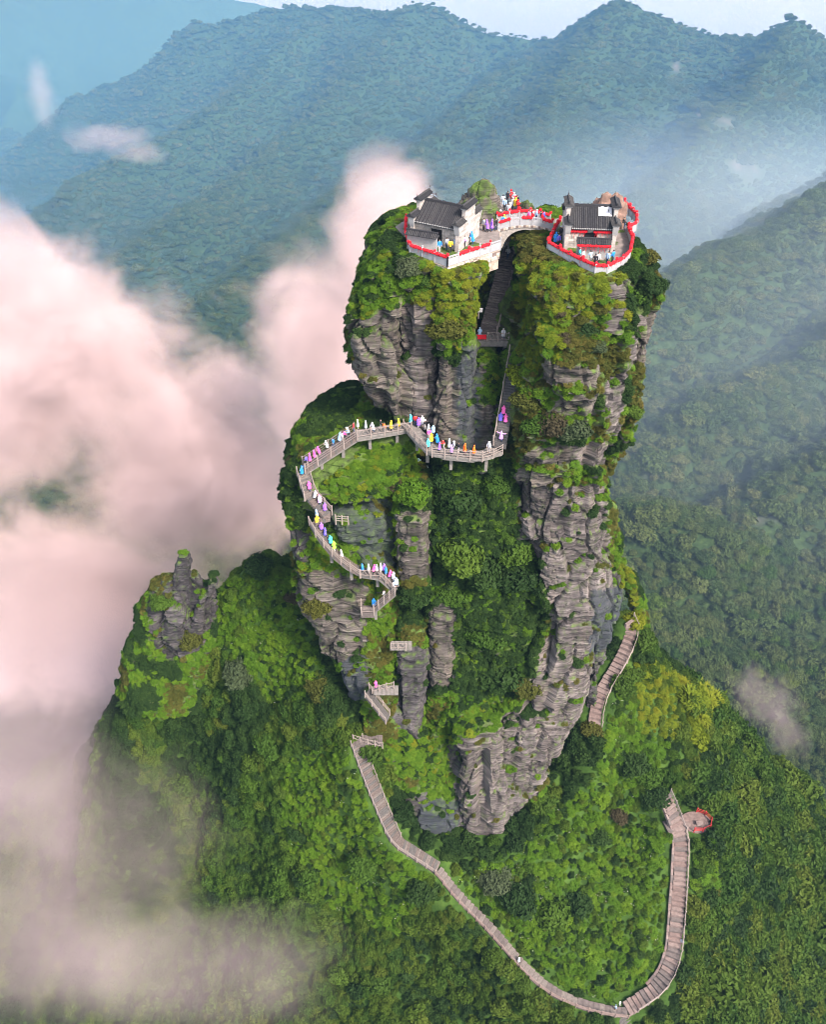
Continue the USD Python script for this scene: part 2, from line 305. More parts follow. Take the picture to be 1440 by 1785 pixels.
_lm = obj('mountain_land', (_v, _f), M_land, smooth=True, kind='structure')
_he = np.clip((1.0 - np.sqrt(((_v[:, 0] + 8) / 150) ** 2 + ((_v[:, 1] - 92) / 112) ** 2)) * 5, 0, 1)
UsdGeom.PrimvarsAPI(_lm).CreatePrimvar('herb', Sdf.ValueTypeNames.FloatArray, 'vertex').Set(Vt.FloatArray.FromNumpy(_he.astype(np.float32)))
UsdGeom.PrimvarsAPI(_lm).CreatePrimvar('bare', Sdf.ValueTypeNames.FloatArray, 'vertex').Set(Vt.FloatArray.FromNumpy(bare_cliff(_v).astype(np.float32)))

# ---------------------------------------------------------------- the pinnacle: rock columns lofted from level sections
ROCK = [[(612, 552), (650, 552), (690, 528), (760, 532), (758, 570), (762, 620), (800, 640), (832, 600), (834, 780), (765, 775), (705, 728), (640, 705), (612, 650)],
        [(812, 645), (850, 640), (850, 668), (812, 672)], [(806, 722), (868, 705), (868, 785), (806, 785)], [(690, 890), (750, 886), (753, 1012), (694, 1012)], [(745, 1056), (796, 1056), (790, 1205), (750, 1195), (742, 1100)],
        [(515, 990), (560, 992), (640, 1012), (640, 1130), (606, 1160), (560, 1140), (508, 1060)], [(495, 915), (545, 930), (530, 985), (500, 960)],
        [(894, 815), (1010, 845), (1052, 850), (1062, 900), (1062, 980), (1078, 1010), (1092, 1100), (1032, 1250), (960, 1345), (930, 1390), (894, 1480), (805, 1490), (780, 1300), (860, 1262), (900, 1230), (936, 1160), (962, 1060), (936, 1000), (960, 985), (905, 945)],
        [(950, 645), (1030, 648), (1032, 668), (950, 668)], [(975, 700), (1035, 684), (1032, 708), (975, 716)], [(925, 790), (1000, 775), (1000, 790), (925, 806)], [(1112, 560), (1140, 560), (1128, 612), (1106, 600)], [(1078, 500), (1096, 500), (1088, 555), (1074, 555)],
        [(692, 1130), (748, 1130), (750, 1200), (735, 1290), (690, 1270)], [(700, 1390), (740, 1380), (800, 1440), (790, 1500), (740, 1490)], [(590, 1150), (640, 1140), (650, 1200), (600, 1235)],
        [(1040, 985), (1080, 1000), (1100, 1060), (1090, 1120), (1040, 1230), (1020, 1200)]]
ROCK += [[(285, 955), (345, 955), (385, 1000), (384, 1062), (352, 1130), (300, 1155), (255, 1118), (252, 1050), (285, 1005)], [(1066, 480), (1100, 480), (1086, 600), (1058, 600)], [(1100, 552), (1152, 540), (1130, 640), (1094, 640)], [(945, 632), (1042, 634), (1042, 676), (945, 676)], [(962, 694), (1044, 682), (1040, 720), (962, 724)], [(915, 778), (1062, 768), (1062, 815), (915, 812)], [(1060, 650), (1096, 650), (1078, 750), (1052, 750)]]
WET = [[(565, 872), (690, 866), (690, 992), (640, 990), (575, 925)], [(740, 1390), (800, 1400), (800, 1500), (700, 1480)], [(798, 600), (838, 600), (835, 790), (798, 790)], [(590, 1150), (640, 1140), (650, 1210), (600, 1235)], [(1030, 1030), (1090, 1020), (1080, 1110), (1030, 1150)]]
def veg_amount(v, nz):
    px, py, _ = project(v)
    j = np.stack([v[:, 0], v[:, 1], v[:, 2]], -1)
    px = px + 16 * (noise(j * .55, 4) - .5); py = py + 16 * (noise(j * .55, 8) - .5)
    bare, wet = np.zeros(len(v), bool), np.zeros(len(v), bool)
    for p in ROCK: bare |= inside(p, px, py)
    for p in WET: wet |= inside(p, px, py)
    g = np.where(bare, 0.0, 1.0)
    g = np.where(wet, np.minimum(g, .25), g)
    g = np.where(bare & (nz > .66), .7, g)
    g = np.where(~bare & (nz < -.25), .1, g)
    g = np.where(v[:, 1] > 104, np.clip(nz * 1.6 + .1, 0, 1), g)
    return g, wet.astype(float)

COLS = []
def blocks(p, seed):
    """broken rock: nearest and second nearest of jittered cell centres: (cell's random number, width of the joint)"""
    i0 = np.floor(p).astype(np.int64); best = np.full(p.shape[:-1], 9.0); sec = best.copy(); val = np.zeros(p.shape[:-1])
    for d in np.ndindex(3, 3, 3):
        c = i0 + np.array(d) - 1
        h = (c[..., 0] * 374761393 + c[..., 1] * 668265263 + c[..., 2] * 2147483647 + seed * 144665) & 0xFFFFFFFF
        h = ((h ^ (h >> 13)) * 1274126177) & 0xFFFFFFFF; h ^= h >> 16
        q = c + np.stack([(h & 1023), (h >> 10) & 1023, (h >> 20) & 1023], -1) / 1023.0
        e = np.sqrt(((p - q) ** 2).sum(-1)); m = e < best
        sec = np.where(m, best, np.minimum(sec, e)); val = np.where(m, ((h * 48271) & 0xFFFF) / 65535.0, val); best = np.minimum(best, e)
    return val, sec - best
def column(keys, mat, seed=0, power=3.4, amp=1.1, beds=.30, cracks=.7, n=None, dz=.27, dome=.6, parent=None):
    k = np.array(keys, float)
    z = PY(720, k[:, 0], k[:, 3])[:, 2]
    dep = (k[:, 3] + np.minimum(k[:, 4] * .3, 2.5)) * CT - z * ST
    xl, xr = (k[:, 1] - 720) / FPX * dep, (k[:, 2] - 720) / FPX * dep
    o = np.argsort(z); z, xl, xr, yf, th = z[o], xl[o], xr[o], k[o, 3], k[o, 4]
    zz = np.arange(z[0], z[-1] + dz * .5, dz)
    I = lambda a: np.interp(zz, z, a)
    XL, XR, YF, TH = I(xl), I(xr), I(yf), I(th)
    ker = np.ones(7) / 7; sm = lambda a: np.convolve(np.pad(a, 3, mode='edge'), ker, 'valid')
    XL, XR, YF, TH = sm(XL), sm(XR), sm(YF), sm(TH)
    cx, cy, a, b = (XL + XR) / 2, YF + TH / 2, (XR - XL) / 2, TH / 2
    if n is None: n = int(np.clip(2 * math.pi * max(a.max(), b.max()) / .38, 40, 300))
    t = np.linspace(0, 2 * np.pi, n, endpoint=False)
    ux, uy = np.sign(np.cos(t)) * np.abs(np.cos(t)) ** (2 / power), np.sign(np.sin(t)) * np.abs(np.sin(t)) ** (2 / power)
    rows = [(zz[i], cx[i], cy[i], a[i], b[i], 1.0) for i in range(len(zz))]
    top = rows[-1]
    for s, h in ((.93, .25), (.8, .5), (.6, .75), (.35, .92), (.08, 1.0)): rows.append((top[0] + dome * h, top[1], top[2], top[3], top[4], s))
    V = np.array([[(r[1] + r[3] * r[5] * ux[j], r[2] + r[4] * r[5] * uy[j], r[0]) for j in range(n)] for r in rows])
    N = np.stack([ux / np.maximum(1, 0 * ux + 1), uy, 0 * ux], -1); N /= np.linalg.norm(N, axis=1, keepdims=True)
    q = V + seed * 13.7
    d = amp * 2 * (fbm(q * [.16, .16, .11], 4, seed) - .5)
    warp = 1.6 * (fbm(q * .07, 2, seed + 3) - .5)
    zq = q[..., 2] + warp + .16 * q[..., 0] - .05 * q[..., 1]
    def bedding(h, sd, jag):
        k = np.floor(zq / h + .45 * noise(np.stack([zq * 0, zq * 0, np.floor(zq / h)], -1), sd))
        own = noise(np.stack([k * 7.31, k * 3.17 + .5, 0 * k + sd], -1), sd)
        return own - .5 + jag * (noise(np.stack([q[..., 0] * .55, q[..., 1] * .55, k * 5.7], -1), sd + 1) - .5)
    tilt = np.stack([q[..., 0], q[..., 1], zq + .12 * q[..., 1]], -1)
    big, j1 = blocks(tilt * [.30, .30, .17], seed + 15); small, j2 = blocks(tilt * [.55, .55, 1.7] + 3.3, seed + 17)
    d = d + amp * (1.15 * (big - .5) - .75 * np.clip((.09 - j1) / .09, 0, 1)) +   .34 * (small - .5) - .20 * np.clip((.10 - j2) / .10, 0, 1)
    tone = np.clip(.80 + .34 * (big - .5) + .42 * (small - .5), .4, 1.2) * (1 - .45 * np.clip((.06 - j1) / .06, 0, 1))
    d = d + beds * (1.5 * bedding(2.3, seed + 5, .7) + .85 * bedding(.85, seed + 6, 1.1) + .32 * bedding(.42, seed + 8, 1.4))
    cr = noise(np.stack([q[..., 0] * .42, q[..., 1] * .42, q[..., 2] * .035], -1), seed + 11)
    d = d - cracks * 2.2 * np.clip((cr - .66) / .2, 0, 1) - cracks * 1.1 * np.clip((.20 - cr) / .1, 0, 1)
    fade = np.array([r[5] for r in rows])[:, None]
    V = V + N[None] * (d * np.clip(fade, .15, 1))[..., None]
    V[len(zz):, :, 2] += .5 * (fbm(q[len(zz):] * .5, 3, seed + 2) - .5)
    R = len(rows); i = np.arange(R * n).reshape(R, n); j = np.roll(i, -1, axis=1)
    Q = np.stack([i[:-1], j[:-1], j[1:], i[1:]], -1).reshape(-1, 4)
    F = np.vstack([Q[:, [0, 1, 2]], Q[:, [0, 2, 3]]])
    v = V.reshape(-1, 3)
    fn = np.cross(v[F[:, 1]] - v[F[:, 0]], v[F[:, 2]] - v[F[:, 0]])
    vn = np.zeros_like(v)
    for c in range(3): np.add.at(vn, F[:, c], fn)
    vn /= np.linalg.norm(vn, axis=1, keepdims=True) + 1e-9
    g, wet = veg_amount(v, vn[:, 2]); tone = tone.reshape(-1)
    path = fresh(parent, 'rock_column')
    m = usdkit.mesh(stage, path, (v, F), mat, smooth=32)
    return_v, return_f, _ = meshkit.arrays((v, F), 32)
    kd = cKDTree(v); _, at = kd.query(return_v)
    api = UsdGeom.PrimvarsAPI(m)
    api.CreatePrimvar('tone', Sdf.ValueTypeNames.Color3fArray, 'vertex').Set(Vt.Vec3fArray.FromNumpy(np.repeat(tone[at][:, None], 3, 1).astype(np.float32)))
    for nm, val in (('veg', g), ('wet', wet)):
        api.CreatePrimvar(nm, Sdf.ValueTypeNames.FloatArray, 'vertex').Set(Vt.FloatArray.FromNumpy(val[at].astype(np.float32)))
    COLS.append((v, F, fn, g, wet))
    return v, F

pin = thing('rock_pinnacle', 'towering layered rock pinnacle split in two at the top, moss on its ledges', 'rock pinnacle')
PP = P(pin)
# left summit: cap under the terrace, then three columns with open joints between them
column([(462, 672, 858, 93.4, 18), (476, 655, 848, 93.2, 20), (510, 630, 832, 93.2, 22), (545, 620, 820, 94.4, 25), (600, 618, 812, 95, 24), (700, 640, 815, 96, 23), (800, 640, 815, 96, 22)], M_rock, 1, amp=.7, dome=.25, parent=PP)
column([(490, 648, 740, 93.4, 12), (520, 622, 735, 92.6, 14), (556, 612, 705, 92.0, 15), (600, 604, 703, 91.3, 16), (650, 611, 713, 91.3, 16), (690, 626, 722, 91.8, 15), (735, 664, 726, 92.6, 13), (780, 670, 726, 92.6, 13)], M_rock, 2, parent=PP)
column([(492, 672, 790, 93.2, 8), (530, 690, 766, 92.7, 8), (640, 702, 766, 92.4, 9), (735, 714, 770, 92.3, 9), (790, 714, 770, 92.3, 9)], M_rock_pale, 3, amp=.5, parent=PP)
column([(478, 735, 848, 92.3, 9), (530, 755, 828, 91.6, 11), (580, 754, 822, 90.6, 12), (640, 752, 836, 90.2, 12), (700, 750, 830, 90.0, 12), (780, 748, 828, 89.6, 12), (810, 748, 828, 89.6, 12)], M_rock, 4, amp=.6, parent=PP)
# small pillars in the cleft
column([(632, 828, 866, 93.6, 5), (645, 826, 866, 93.4, 5), (662, 818, 862, 93.0, 6), (668, 812, 866, 92.2, 6), (700, 806, 866, 91.4, 7), (770, 808, 868, 90.0, 7), (800, 808, 868, 89.6, 7)], M_rock, 5, amp=.35, beds=.2, cracks=.2, parent=PP)
column([(640, 868, 886, 94.6, 5), (680, 862, 884, 93, 5), (760, 846, 874, 90.8, 5), (790, 846, 870, 90, 5)], M_rock_dark, 6, amp=.35, beds=.18, cracks=.2, parent=PP)
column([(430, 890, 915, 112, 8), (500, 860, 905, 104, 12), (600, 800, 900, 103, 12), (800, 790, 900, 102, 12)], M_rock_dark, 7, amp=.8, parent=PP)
column([(436, 925, 965, 103, 6), (470, 908, 950, 102, 8), (520, 900, 945, 101, 8), (640, 895, 940, 100, 8)], M_rock_pale, 8, amp=.8, cracks=.7, parent=PP)
# right summit and the long face below it
column([(492, 940, 1122, 88.6, 22), (502, 912, 1146, 88.2, 24), (516, 910, 1154, 87.8, 26), (550, 910, 1150, 87.2, 27), (600, 910, 1140, 86.4, 27), (650, 892, 1126, 85.8, 27), (700, 884, 1116, 85.4, 27), (750, 880, 1106, 85.2, 26), (790, 884, 1082, 85.2, 25), (830, 888, 1064, 85.0, 24), (860, 890, 1062, 84.8, 24),
        (940, 902, 1066, 83.8, 23), (1010, 922, 1076, 83.0, 22), (1090, 922, 1076, 82.2, 22), (1160, 900, 1052, 80.8, 20), (1250, 860, 1022, 78.8, 18), (1330, 812, 984, 76.8, 17), (1400, 792, 932, 75.2, 15), (1490, 800, 902, 73.6, 13), (1550, 800, 890, 73, 12)], M_rock_pale, 9, amp=1.05, beds=.26, cracks=.9, power=3.2, dome=.25, parent=PP)
column([(500, 1085, 1150, 94, 12), (545, 1096, 1150, 92, 14), (600, 1090, 1134, 90.5, 14), (680, 1080, 1122, 89.5, 14), (760, 1060, 1100, 89, 13), (830, 1040, 1066, 89, 12)], M_rock, 10, amp=.9, parent=PP)
column([(600, 948, 1046, 84.4, 8), (650, 946, 1040, 83.9, 9), (664, 950, 1036, 84.2, 9), (690, 965, 1044, 83.9, 9), (716, 960, 1036, 84.2, 9), (760, 900, 1030, 83.8, 9), (800, 893, 1010, 83.9, 9), (850, 896, 1000, 84.4, 9)], M_rock, 11, amp=.7, beds=.7, parent=PP)
column([(900, 1040, 1070, 91, 8), (985, 1040, 1082, 89, 10), (1060, 1034, 1086, 87.6, 11), (1120, 1028, 1062, 86.4, 12), (1200, 1018, 1040, 84.6, 12), (1280, 1005, 1034, 83, 12)], M_rock_dark, 12, amp=.8, parent=PP)
column([(1020, 1086, 1102, 98, 7), (1080, 1106, 1122, 97.5, 8), (1130, 1114, 1128, 97, 9), (1190, 1112, 1126, 96, 9)], M_rock_dark, 13, amp=.6, parent=PP)
column([(1255, 905, 950, 78.2, 5), (1310, 900, 955, 77.4, 6), (1370, 915, 950, 76.6, 6), (1400, 920, 945, 76.4, 6)], M_rock_pale, 14, amp=.5, parent=PP)
column([(1280, 790, 880, 76.6, 6), (1350, 800, 880, 75.0, 7), (1420, 800, 885, 73.8, 8), (1500, 808, 890, 72.8, 8), (1540, 808, 890, 72.6, 8)], M_rock_pale, 15, amp=.7, cracks=.8, parent=PP)
# middle shoulder
column([(752, 600, 735, 92.6, 12), (775, 560, 735, 90.6, 15), (800, 522, 732, 88.6, 17), (830, 505, 726, 87.2, 18), (862, 496, 716, 86.2, 19), (872, 498, 712, 86.6, 19)], M_rock, 16, amp=.6, dome=.3, parent=PP)
column([(868, 492, 580, 87.2, 14), (900, 496, 570, 86.4, 14), (950, 506, 560, 85.4, 14), (1000, 512, 580, 84.8, 14)], M_rock_dark, 17, amp=.6, parent=PP)
column([(862, 545, 705, 88.6, 12), (930, 545, 705, 87.2, 12), (1000, 545, 705, 86.0, 12)], M_rock_dark, 18, amp=.5, parent=PP)
column([(896, 582, 672, 86.6, 4), (925, 580, 676, 85.8, 5), (946, 592, 672, 86.0, 5)], M_rock_dark, 19, amp=.4, parent=PP)
column([(968, 508, 640, 85.6, 14), (992, 508, 690, 84.4, 15), (1040, 506, 692, 83.4, 15), (1080, 515, 690, 82.6, 15), (1130, 545, 690, 81.6, 14), (1180, 575, 690, 80.6, 13)], M_rock, 20, amp=.9, parent=PP)
column([(1150, 585, 690, 81.2, 12), (1210, 592, 690, 80.2, 12), (1290, 612, 745, 78.4, 12), (1350, 650, 790, 77.0, 12), (1420, 690, 812, 74.6, 12), (1500, 742, 830, 72.6, 10), (1550, 750, 830, 72.2, 10)], M_rock_dark, 21, amp=1.0, parent=PP)
# pillars and the green gully between shoulder and right face
column([(862, 688, 752, 85.6, 7), (900, 689, 751, 85.0, 8), (960, 692, 752, 84.4, 8), (1012, 694, 753, 83.8, 8), (1060, 694, 753, 83.2, 8)], M_rock, 22, amp=.35, cracks=.3, parent=PP)
column([(1044, 748, 800, 83.6, 6), (1090, 744, 800, 82.6, 7), (1120, 743, 797, 82.0, 7), (1160, 748, 795, 81.4, 7), (1205, 752, 788, 80.8, 7), (1250, 754, 784, 80.4, 7)], M_rock, 23, amp=.35, cracks=.3, parent=PP)
column([(1100, 692, 745, 82.4, 7), (1160, 690, 748, 81.2, 8), (1220, 690, 742, 80.2, 8), (1295, 690, 738, 79, 8), (1330, 690, 738, 78.6, 8)], M_rock_dark, 24, amp=.5, parent=PP)
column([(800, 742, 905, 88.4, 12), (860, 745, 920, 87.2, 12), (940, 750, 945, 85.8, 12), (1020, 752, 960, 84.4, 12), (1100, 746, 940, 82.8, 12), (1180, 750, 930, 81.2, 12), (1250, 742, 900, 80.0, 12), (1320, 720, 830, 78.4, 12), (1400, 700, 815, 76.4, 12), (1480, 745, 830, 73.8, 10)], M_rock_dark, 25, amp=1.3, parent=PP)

# the lesser crag on the left ridge
crag = thing('rock_crag', 'small dark rock crag with a leaning finger of stone left of the pinnacle', 'rock crag')
CP = P(crag)
column([(972, 312, 328, 96.4, 1.6), (985, 309, 333, 96.2, 2.0), (1008, 302, 332, 95.8, 2.4), (1030, 298, 334, 95.4, 3)], M_rock_dark, 31, amp=.25, beds=.2, cracks=.2, dome=.2, parent=CP)
column([(1012, 292, 340, 96.0, 2.6), (1030, 272, 350, 95.8, 3.6), (1052, 256, 362, 95.2, 5), (1085, 246, 372, 94.6, 7), (1120, 236, 378, 94.0, 9), (1180, 214, 380, 92.6, 12), (1250, 196, 380, 91.0, 14)], M_rock_dark, 32, amp=1.0, dome=.3, power=2.6, parent=CP)
column([(1016, 366, 379, 95.4, 2), (1042, 352, 370, 94.8, 3), (1090, 330, 360, 94.2, 4), (1130, 312, 346, 94, 5)], M_rock_dark, 33, amp=.3, beds=.2, parent=CP)
# ---------------------------------------------------------------- plants: kinds
def leaves(pts, nrm, size, r, aspect=1.6, curl=.25):
    """leaf-sized bent quads at the points, roughly facing the normals"""
    n = len(pts)
    nn = nrm + r.normal(0, .55, (n, 3)); nn /= np.linalg.norm(nn, axis=1, keepdims=True)
    a = np.cross(nn, r.normal(0, 1, (n, 3))); a /= np.linalg.norm(a, axis=1, keepdims=True)
    b = np.cross(nn, a)
    s = (size * r.uniform(.65, 1.35, n))[:, None]
    A, B = a * s * aspect * .5, b * s * .5
    v = np.stack([pts - A, pts + B + nn * s * curl * .3, pts + A - nn * s * curl, pts - B + nn * s * curl * .3], 1).reshape(-1, 3)
    k = np.arange(n)[:, None] * 4
    return v, np.vstack([k + [0, 1, 2], k + [0, 2, 3]])

def join(parts):
    V, F, n = [], [], 0
    for v, f in parts:
        V.append(v); F.append(np.asarray(f) + n); n += len(v)
    return np.vstack(V), np.vstack(F)

def bush_mesh(seed, n=420, leafsize=.15, lobes=6, flat=.8, spread=.55):
    r = np.random.default_rng(seed)
    c = [(0, 0, .15, .72)]
    for i in range(lobes):
        a = i * 2 * np.pi / lobes + r.uniform(-.4, .4); d = spread * r.uniform(.75, 1.15)
        c.append((d * math.cos(a), d * math.sin(a), r.uniform(-.05, .4), r.uniform(.34, .52)))
    c.append((r.uniform(-.2, .2), r.uniform(-.2, .2), .55, .42))
    c = np.array(c); w = c[:, 3] ** 2; w /= w.sum()
    k = r.choice(len(c), n * 3, p=w)
    d = r.normal(0, 1, (n * 3, 3)); d[:, 2] = np.abs(d[:, 2]) * .9 + d[:, 2] * .1; d /= np.linalg.norm(d, axis=1, keepdims=True)
    p = c[k, :3] + d * c[k, 3:4] * r.uniform(.70, 1.07, (n * 3, 1))
    q = ((p[:, None] - c[None, :, :3]) ** 2).sum(-1) < (c[None, :, 3] * .74) ** 2
    keep = np.where(~q.any(1))[0][:n]
    p, d = p[keep], d[keep]
    p = p * [1, 1, flat]
    core = []
    for x, y, z, rad in c:
        s = trimesh.creation.icosphere(1); s.apply_scale(rad * .66); s.apply_translation((x, y, z)); s.apply_scale([1, 1, flat])
        core.append((s.vertices, s.faces))
    return join([leaves(p, d, leafsize, r)] + core)

def mound_mesh(seed, n=300, length=.55, width=.075):
    """a cushion of drooping grass and fern blades"""
    r = np.random.default_rng(seed)
    a, rad = r.uniform(0, 2 * np.pi, n), np.sqrt(r.uniform(0, 1, n)) * .8
    base = np.stack([rad * np.cos(a), rad * np.sin(a), .38 * (1 - rad ** 2)], 1)
    da = a + r.normal(0, .7, n)
    out = np.stack([np.cos(da), np.sin(da), 0 * a], 1)
    L = (length * r.uniform(.5, 1.2, n))[:, None]
    side = np.stack([-np.sin(da), np.cos(da), 0 * a], 1) * (width * r.uniform(.6, 1.3, n))[:, None]
    mid = base + out * L * .35 + [0, 0, 1] * L * .45
    tip = base + out * L * .85 + [0, 0, 1] * L * r.uniform(-.1, .95, (n, 1))
    v = np.stack([base - side * .6, base + side * .6, mid + side, mid - side, tip], 1).reshape(-1, 3)
    k = np.arange(n)[:, None] * 5
    f = np.vstack([k + [0, 1, 2], k + [0, 2, 3], k + [3, 2, 4]])
    s = trimesh.creation.icosphere(1); s.apply_scale([.5, .5, .2])
    return join([(v, f), (np.array(s.vertices), np.array(s.faces))])

def crown_mesh(seed, n=460, lobes=9, leafsize=.17):
    return bush_mesh(seed, n=n, leafsize=leafsize, lobes=lobes, flat=.85, spread=.62)

def trunk_mesh(h=1.0, r0=.09, seed=0):
    r = np.random.default_rng(seed)
    parts = [tube([(0, 0, -h * .5), (.03, .02, 0), (.0, .05, h * .55)], [r0, r0 * .8, r0 * .45], 6)]
    for k in range(3):
        a = k * 2.1 + r.uniform(-.4, .4)
        parts.append(tube([(0, .02, h * .1), (.22 * math.cos(a), .22 * math.sin(a), h * .4)], [r0 * .55, r0 * .25], 5))
    return join(parts)

def tube(pts, rad, sides=6):
    p = np.asarray(pts, float); t = np.gradient(p, axis=0); t /= np.linalg.norm(t, axis=1, keepdims=True)
    ref = np.where(np.abs(t[:, 2:]) < .9, [[0, 0, 1.0]], [[1.0, 0, 0]])
    a = np.cross(t, ref); a /= np.linalg.norm(a, axis=1, keepdims=True); b = np.cross(t, a)
    g = np.arange(sides) * 2 * np.pi / sides + np.pi / sides
    rad = np.broadcast_to(rad, len(p))
    v = (p[:, None] + rad[:, None, None] * (np.cos(g)[None, :, None] * a[:, None] + np.sin(g)[None, :, None] * b[:, None])).reshape(-1, 3)
    f = []
    for i in range(len(p) - 1):
        for j in range(sides):
            k = (j + 1) % sides
            f += [(i * sides + j, i * sides + k, (i + 1) * sides + k), (i * sides + j, (i + 1) * sides + k, (i + 1) * sides + j)]
    for e, s in ((0, 1), (len(p) - 1, -1)):
        for j in range(1, sides - 1): f.append((e * sides, e * sides + j, e * sides + j + 1)[::s])
    return v, np.array(f)

L_yellow = leaf('moss_yellow', [(0.1375, 0.22, 0.0066), (0.22, 0.2915, 0.0088), (0.3135, 0.319, 0.011)])
L_green = leaf('fern_green', [(0.072, 0.186, 0.0072), (0.1296, 0.27, 0.0096), (0.198, 0.324, 0.012)])
L_olive = leaf('grass_olive', [(0.0735, 0.0966, 0.0126), (0.1208, 0.1344, 0.0168), (0.21, 0.1733, 0.0315)])
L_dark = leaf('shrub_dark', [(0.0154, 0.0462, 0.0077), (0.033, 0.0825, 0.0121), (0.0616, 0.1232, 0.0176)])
L_mid = leaf('shrub_mid', [(0.0456, 0.114, 0.0096), (0.0816, 0.174, 0.0132), (0.132, 0.216, 0.0192)])
L_grey = leaf('shrub_greygreen', [(.060, .095, .040), (.090, .130, .055), (.12, .155, .070)])
L_brown = leaf('shrub_brown', [(.060, .054, .026), (.090, .076, .036), (.12, .10, .045)])
L_wood = leaf('forest_leaf', [(.036, .080, .018), (.072, .128, .026), (.125, .17, .040), (.21, .21, .075)], patch=.02)
L_slope = leaf('slope_leaf', [(0.023, 0.069, 0.008), (0.0552, 0.1288, 0.0115), (0.1127, 0.1898, 0.0161), (0.1955, 0.2185, 0.0276)], patch=.05)
M_bark = plain('bark', (.09, .07, .05), .9)
M_petal = MAT('petal_white', {'p': ('principled_bsdf', {'base_color': (.8, .8, .74), 'roughness': .6})}, [])

# the solid ground that plants and people stand on, for finding where a line of sight meets it
_solid = trimesh.util.concatenate([trimesh.Trimesh(v, f, process=False) for v, f, *_ in COLS] + [trimesh.Trimesh(_v, _f, process=False)])
_owner = np.repeat(np.arange(len(COLS) + 1), [len(c[1]) for c in COLS] + [len(_f)])
from trimesh.ray.ray_pyembree import RayMeshIntersector
RAY = RayMeshIntersector(_solid)
def hit(px, py):
    """(point, normal, on the rock?) where the lines of sight through the pixels meet rock or land"""
    px, py = np.atleast_1d(px).astype(float), np.atleast_1d(py).astype(float)
    d = ray(px, py); d /= np.linalg.norm(d, axis=1, keepdims=True)
    loc, ir, it = RAY.intersects_location(np.zeros_like(d), d, multiple_hits=False)
    p = np.full((len(px), 3), np.nan); n = np.zeros((len(px), 3)); o = np.zeros(len(px), bool)
    p[ir] = loc; n[ir] = _solid.face_normals[it]; o[ir] = _owner[it] < len(COLS)
    return p, n, o

YEL = [[(905, 455), (1095, 480), (1100, 560), (1000, 555), (965, 640), (900, 640), (905, 520)], [(735, 455), (872, 435), (866, 520), (835, 560), (750, 560), (690, 520)], [(1070, 985), (1100, 985), (1130, 1130), (1110, 1250), (1080, 1240), (1100, 1100)], [(1120, 1150), (1180, 1160), (1230, 1260), (1150, 1300)]]
GRN = [[(535, 775), (735, 765), (735, 870), (560, 872), (540, 830)], [(575, 895), (680, 895), (680, 948), (585, 946)], [(505, 915), (640, 930), (690, 1000), (640, 1040), (520, 990)], [(612, 430), (735, 430), (735, 520), (680, 560), (610, 555)], [(800, 590), (870, 590), (880, 780), (800, 790)],
       [(400, 1030), (540, 1010), (560, 1180), (470, 1200)], [(640, 1330), (720, 1270), (860, 1180), (900, 1240), (800, 1300), (760, 1380)]]
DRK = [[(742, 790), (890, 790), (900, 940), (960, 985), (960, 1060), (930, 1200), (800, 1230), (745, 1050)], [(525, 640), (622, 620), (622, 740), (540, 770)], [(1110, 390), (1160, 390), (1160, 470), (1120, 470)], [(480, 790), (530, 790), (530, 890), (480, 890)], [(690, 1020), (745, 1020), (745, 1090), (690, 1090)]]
def plant_class(p, r):
    """0 yellow moss, 1 green fern and grass, 2 olive grass, 3 dark shrubs"""
    px, py, _ = project(p)
    px, py = px + 22 * (noise(p * .4, 3) - .5), py + 22 * (noise(p * .4, 6) - .5)
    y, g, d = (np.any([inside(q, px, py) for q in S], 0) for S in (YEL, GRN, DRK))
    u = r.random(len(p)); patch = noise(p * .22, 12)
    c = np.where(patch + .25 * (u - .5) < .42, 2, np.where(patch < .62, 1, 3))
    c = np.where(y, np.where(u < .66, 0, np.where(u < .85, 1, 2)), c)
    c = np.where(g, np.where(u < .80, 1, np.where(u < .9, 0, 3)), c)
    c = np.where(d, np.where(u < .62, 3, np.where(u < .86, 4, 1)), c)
    return c

# ---------------------------------------------------------------- plants on the rock
r1 = np.random.default_rng(11)
pts, nrm = [], []
for v, f, fn, g, wet in COLS:
    ar = np.linalg.norm(fn, axis=1) * .5; n_ = fn / (2 * ar[:, None] + 1e-12)
    cen = v[f].mean(1)
    see = (n_ * -cen / np.linalg.norm(cen, axis=1, keepdims=True)).sum(1) > -.45
    w = ar * np.clip(g[f].mean(1) - .18, 0, 1) * see * np.clip(1.15 + n_[:, 2], .1, 1)
    m = r1.poisson(w * 6.5)
    k = np.repeat(np.arange(len(f)), m)
    if not len(k): continue
    a, b = r1.random(len(k)), r1.random(len(k)); s = a + b > 1; a[s], b[s] = 1 - a[s], 1 - b[s]
    t = v[f[k]]
    pts.append(t[:, 0] + a[:, None] * (t[:, 1] - t[:, 0]) + b[:, None] * (t[:, 2] - t[:, 0])); nrm.append(n_[k])
pts, nrm = np.vstack(pts), np.vstack(nrm)
def uncovered(p, n, reach=5.0, lift=.12):
    """not buried in a neighbouring column"""
    o = p + n * lift
    d = -o / np.linalg.norm(o, axis=1, keepdims=True)
    loc, ir, _ = RAY.intersects_location(o, d, multiple_hits=False)
    bad = np.zeros(len(p), bool)
    bad[ir[np.linalg.norm(loc - o[ir], axis=1) < reach]] = True
    return ~bad
ok = uncovered(pts, nrm)
pts, nrm = pts[ok], nrm[ok]
KEEP_CLEAR = []                                            # (points along a walkway, radius): plants stay off
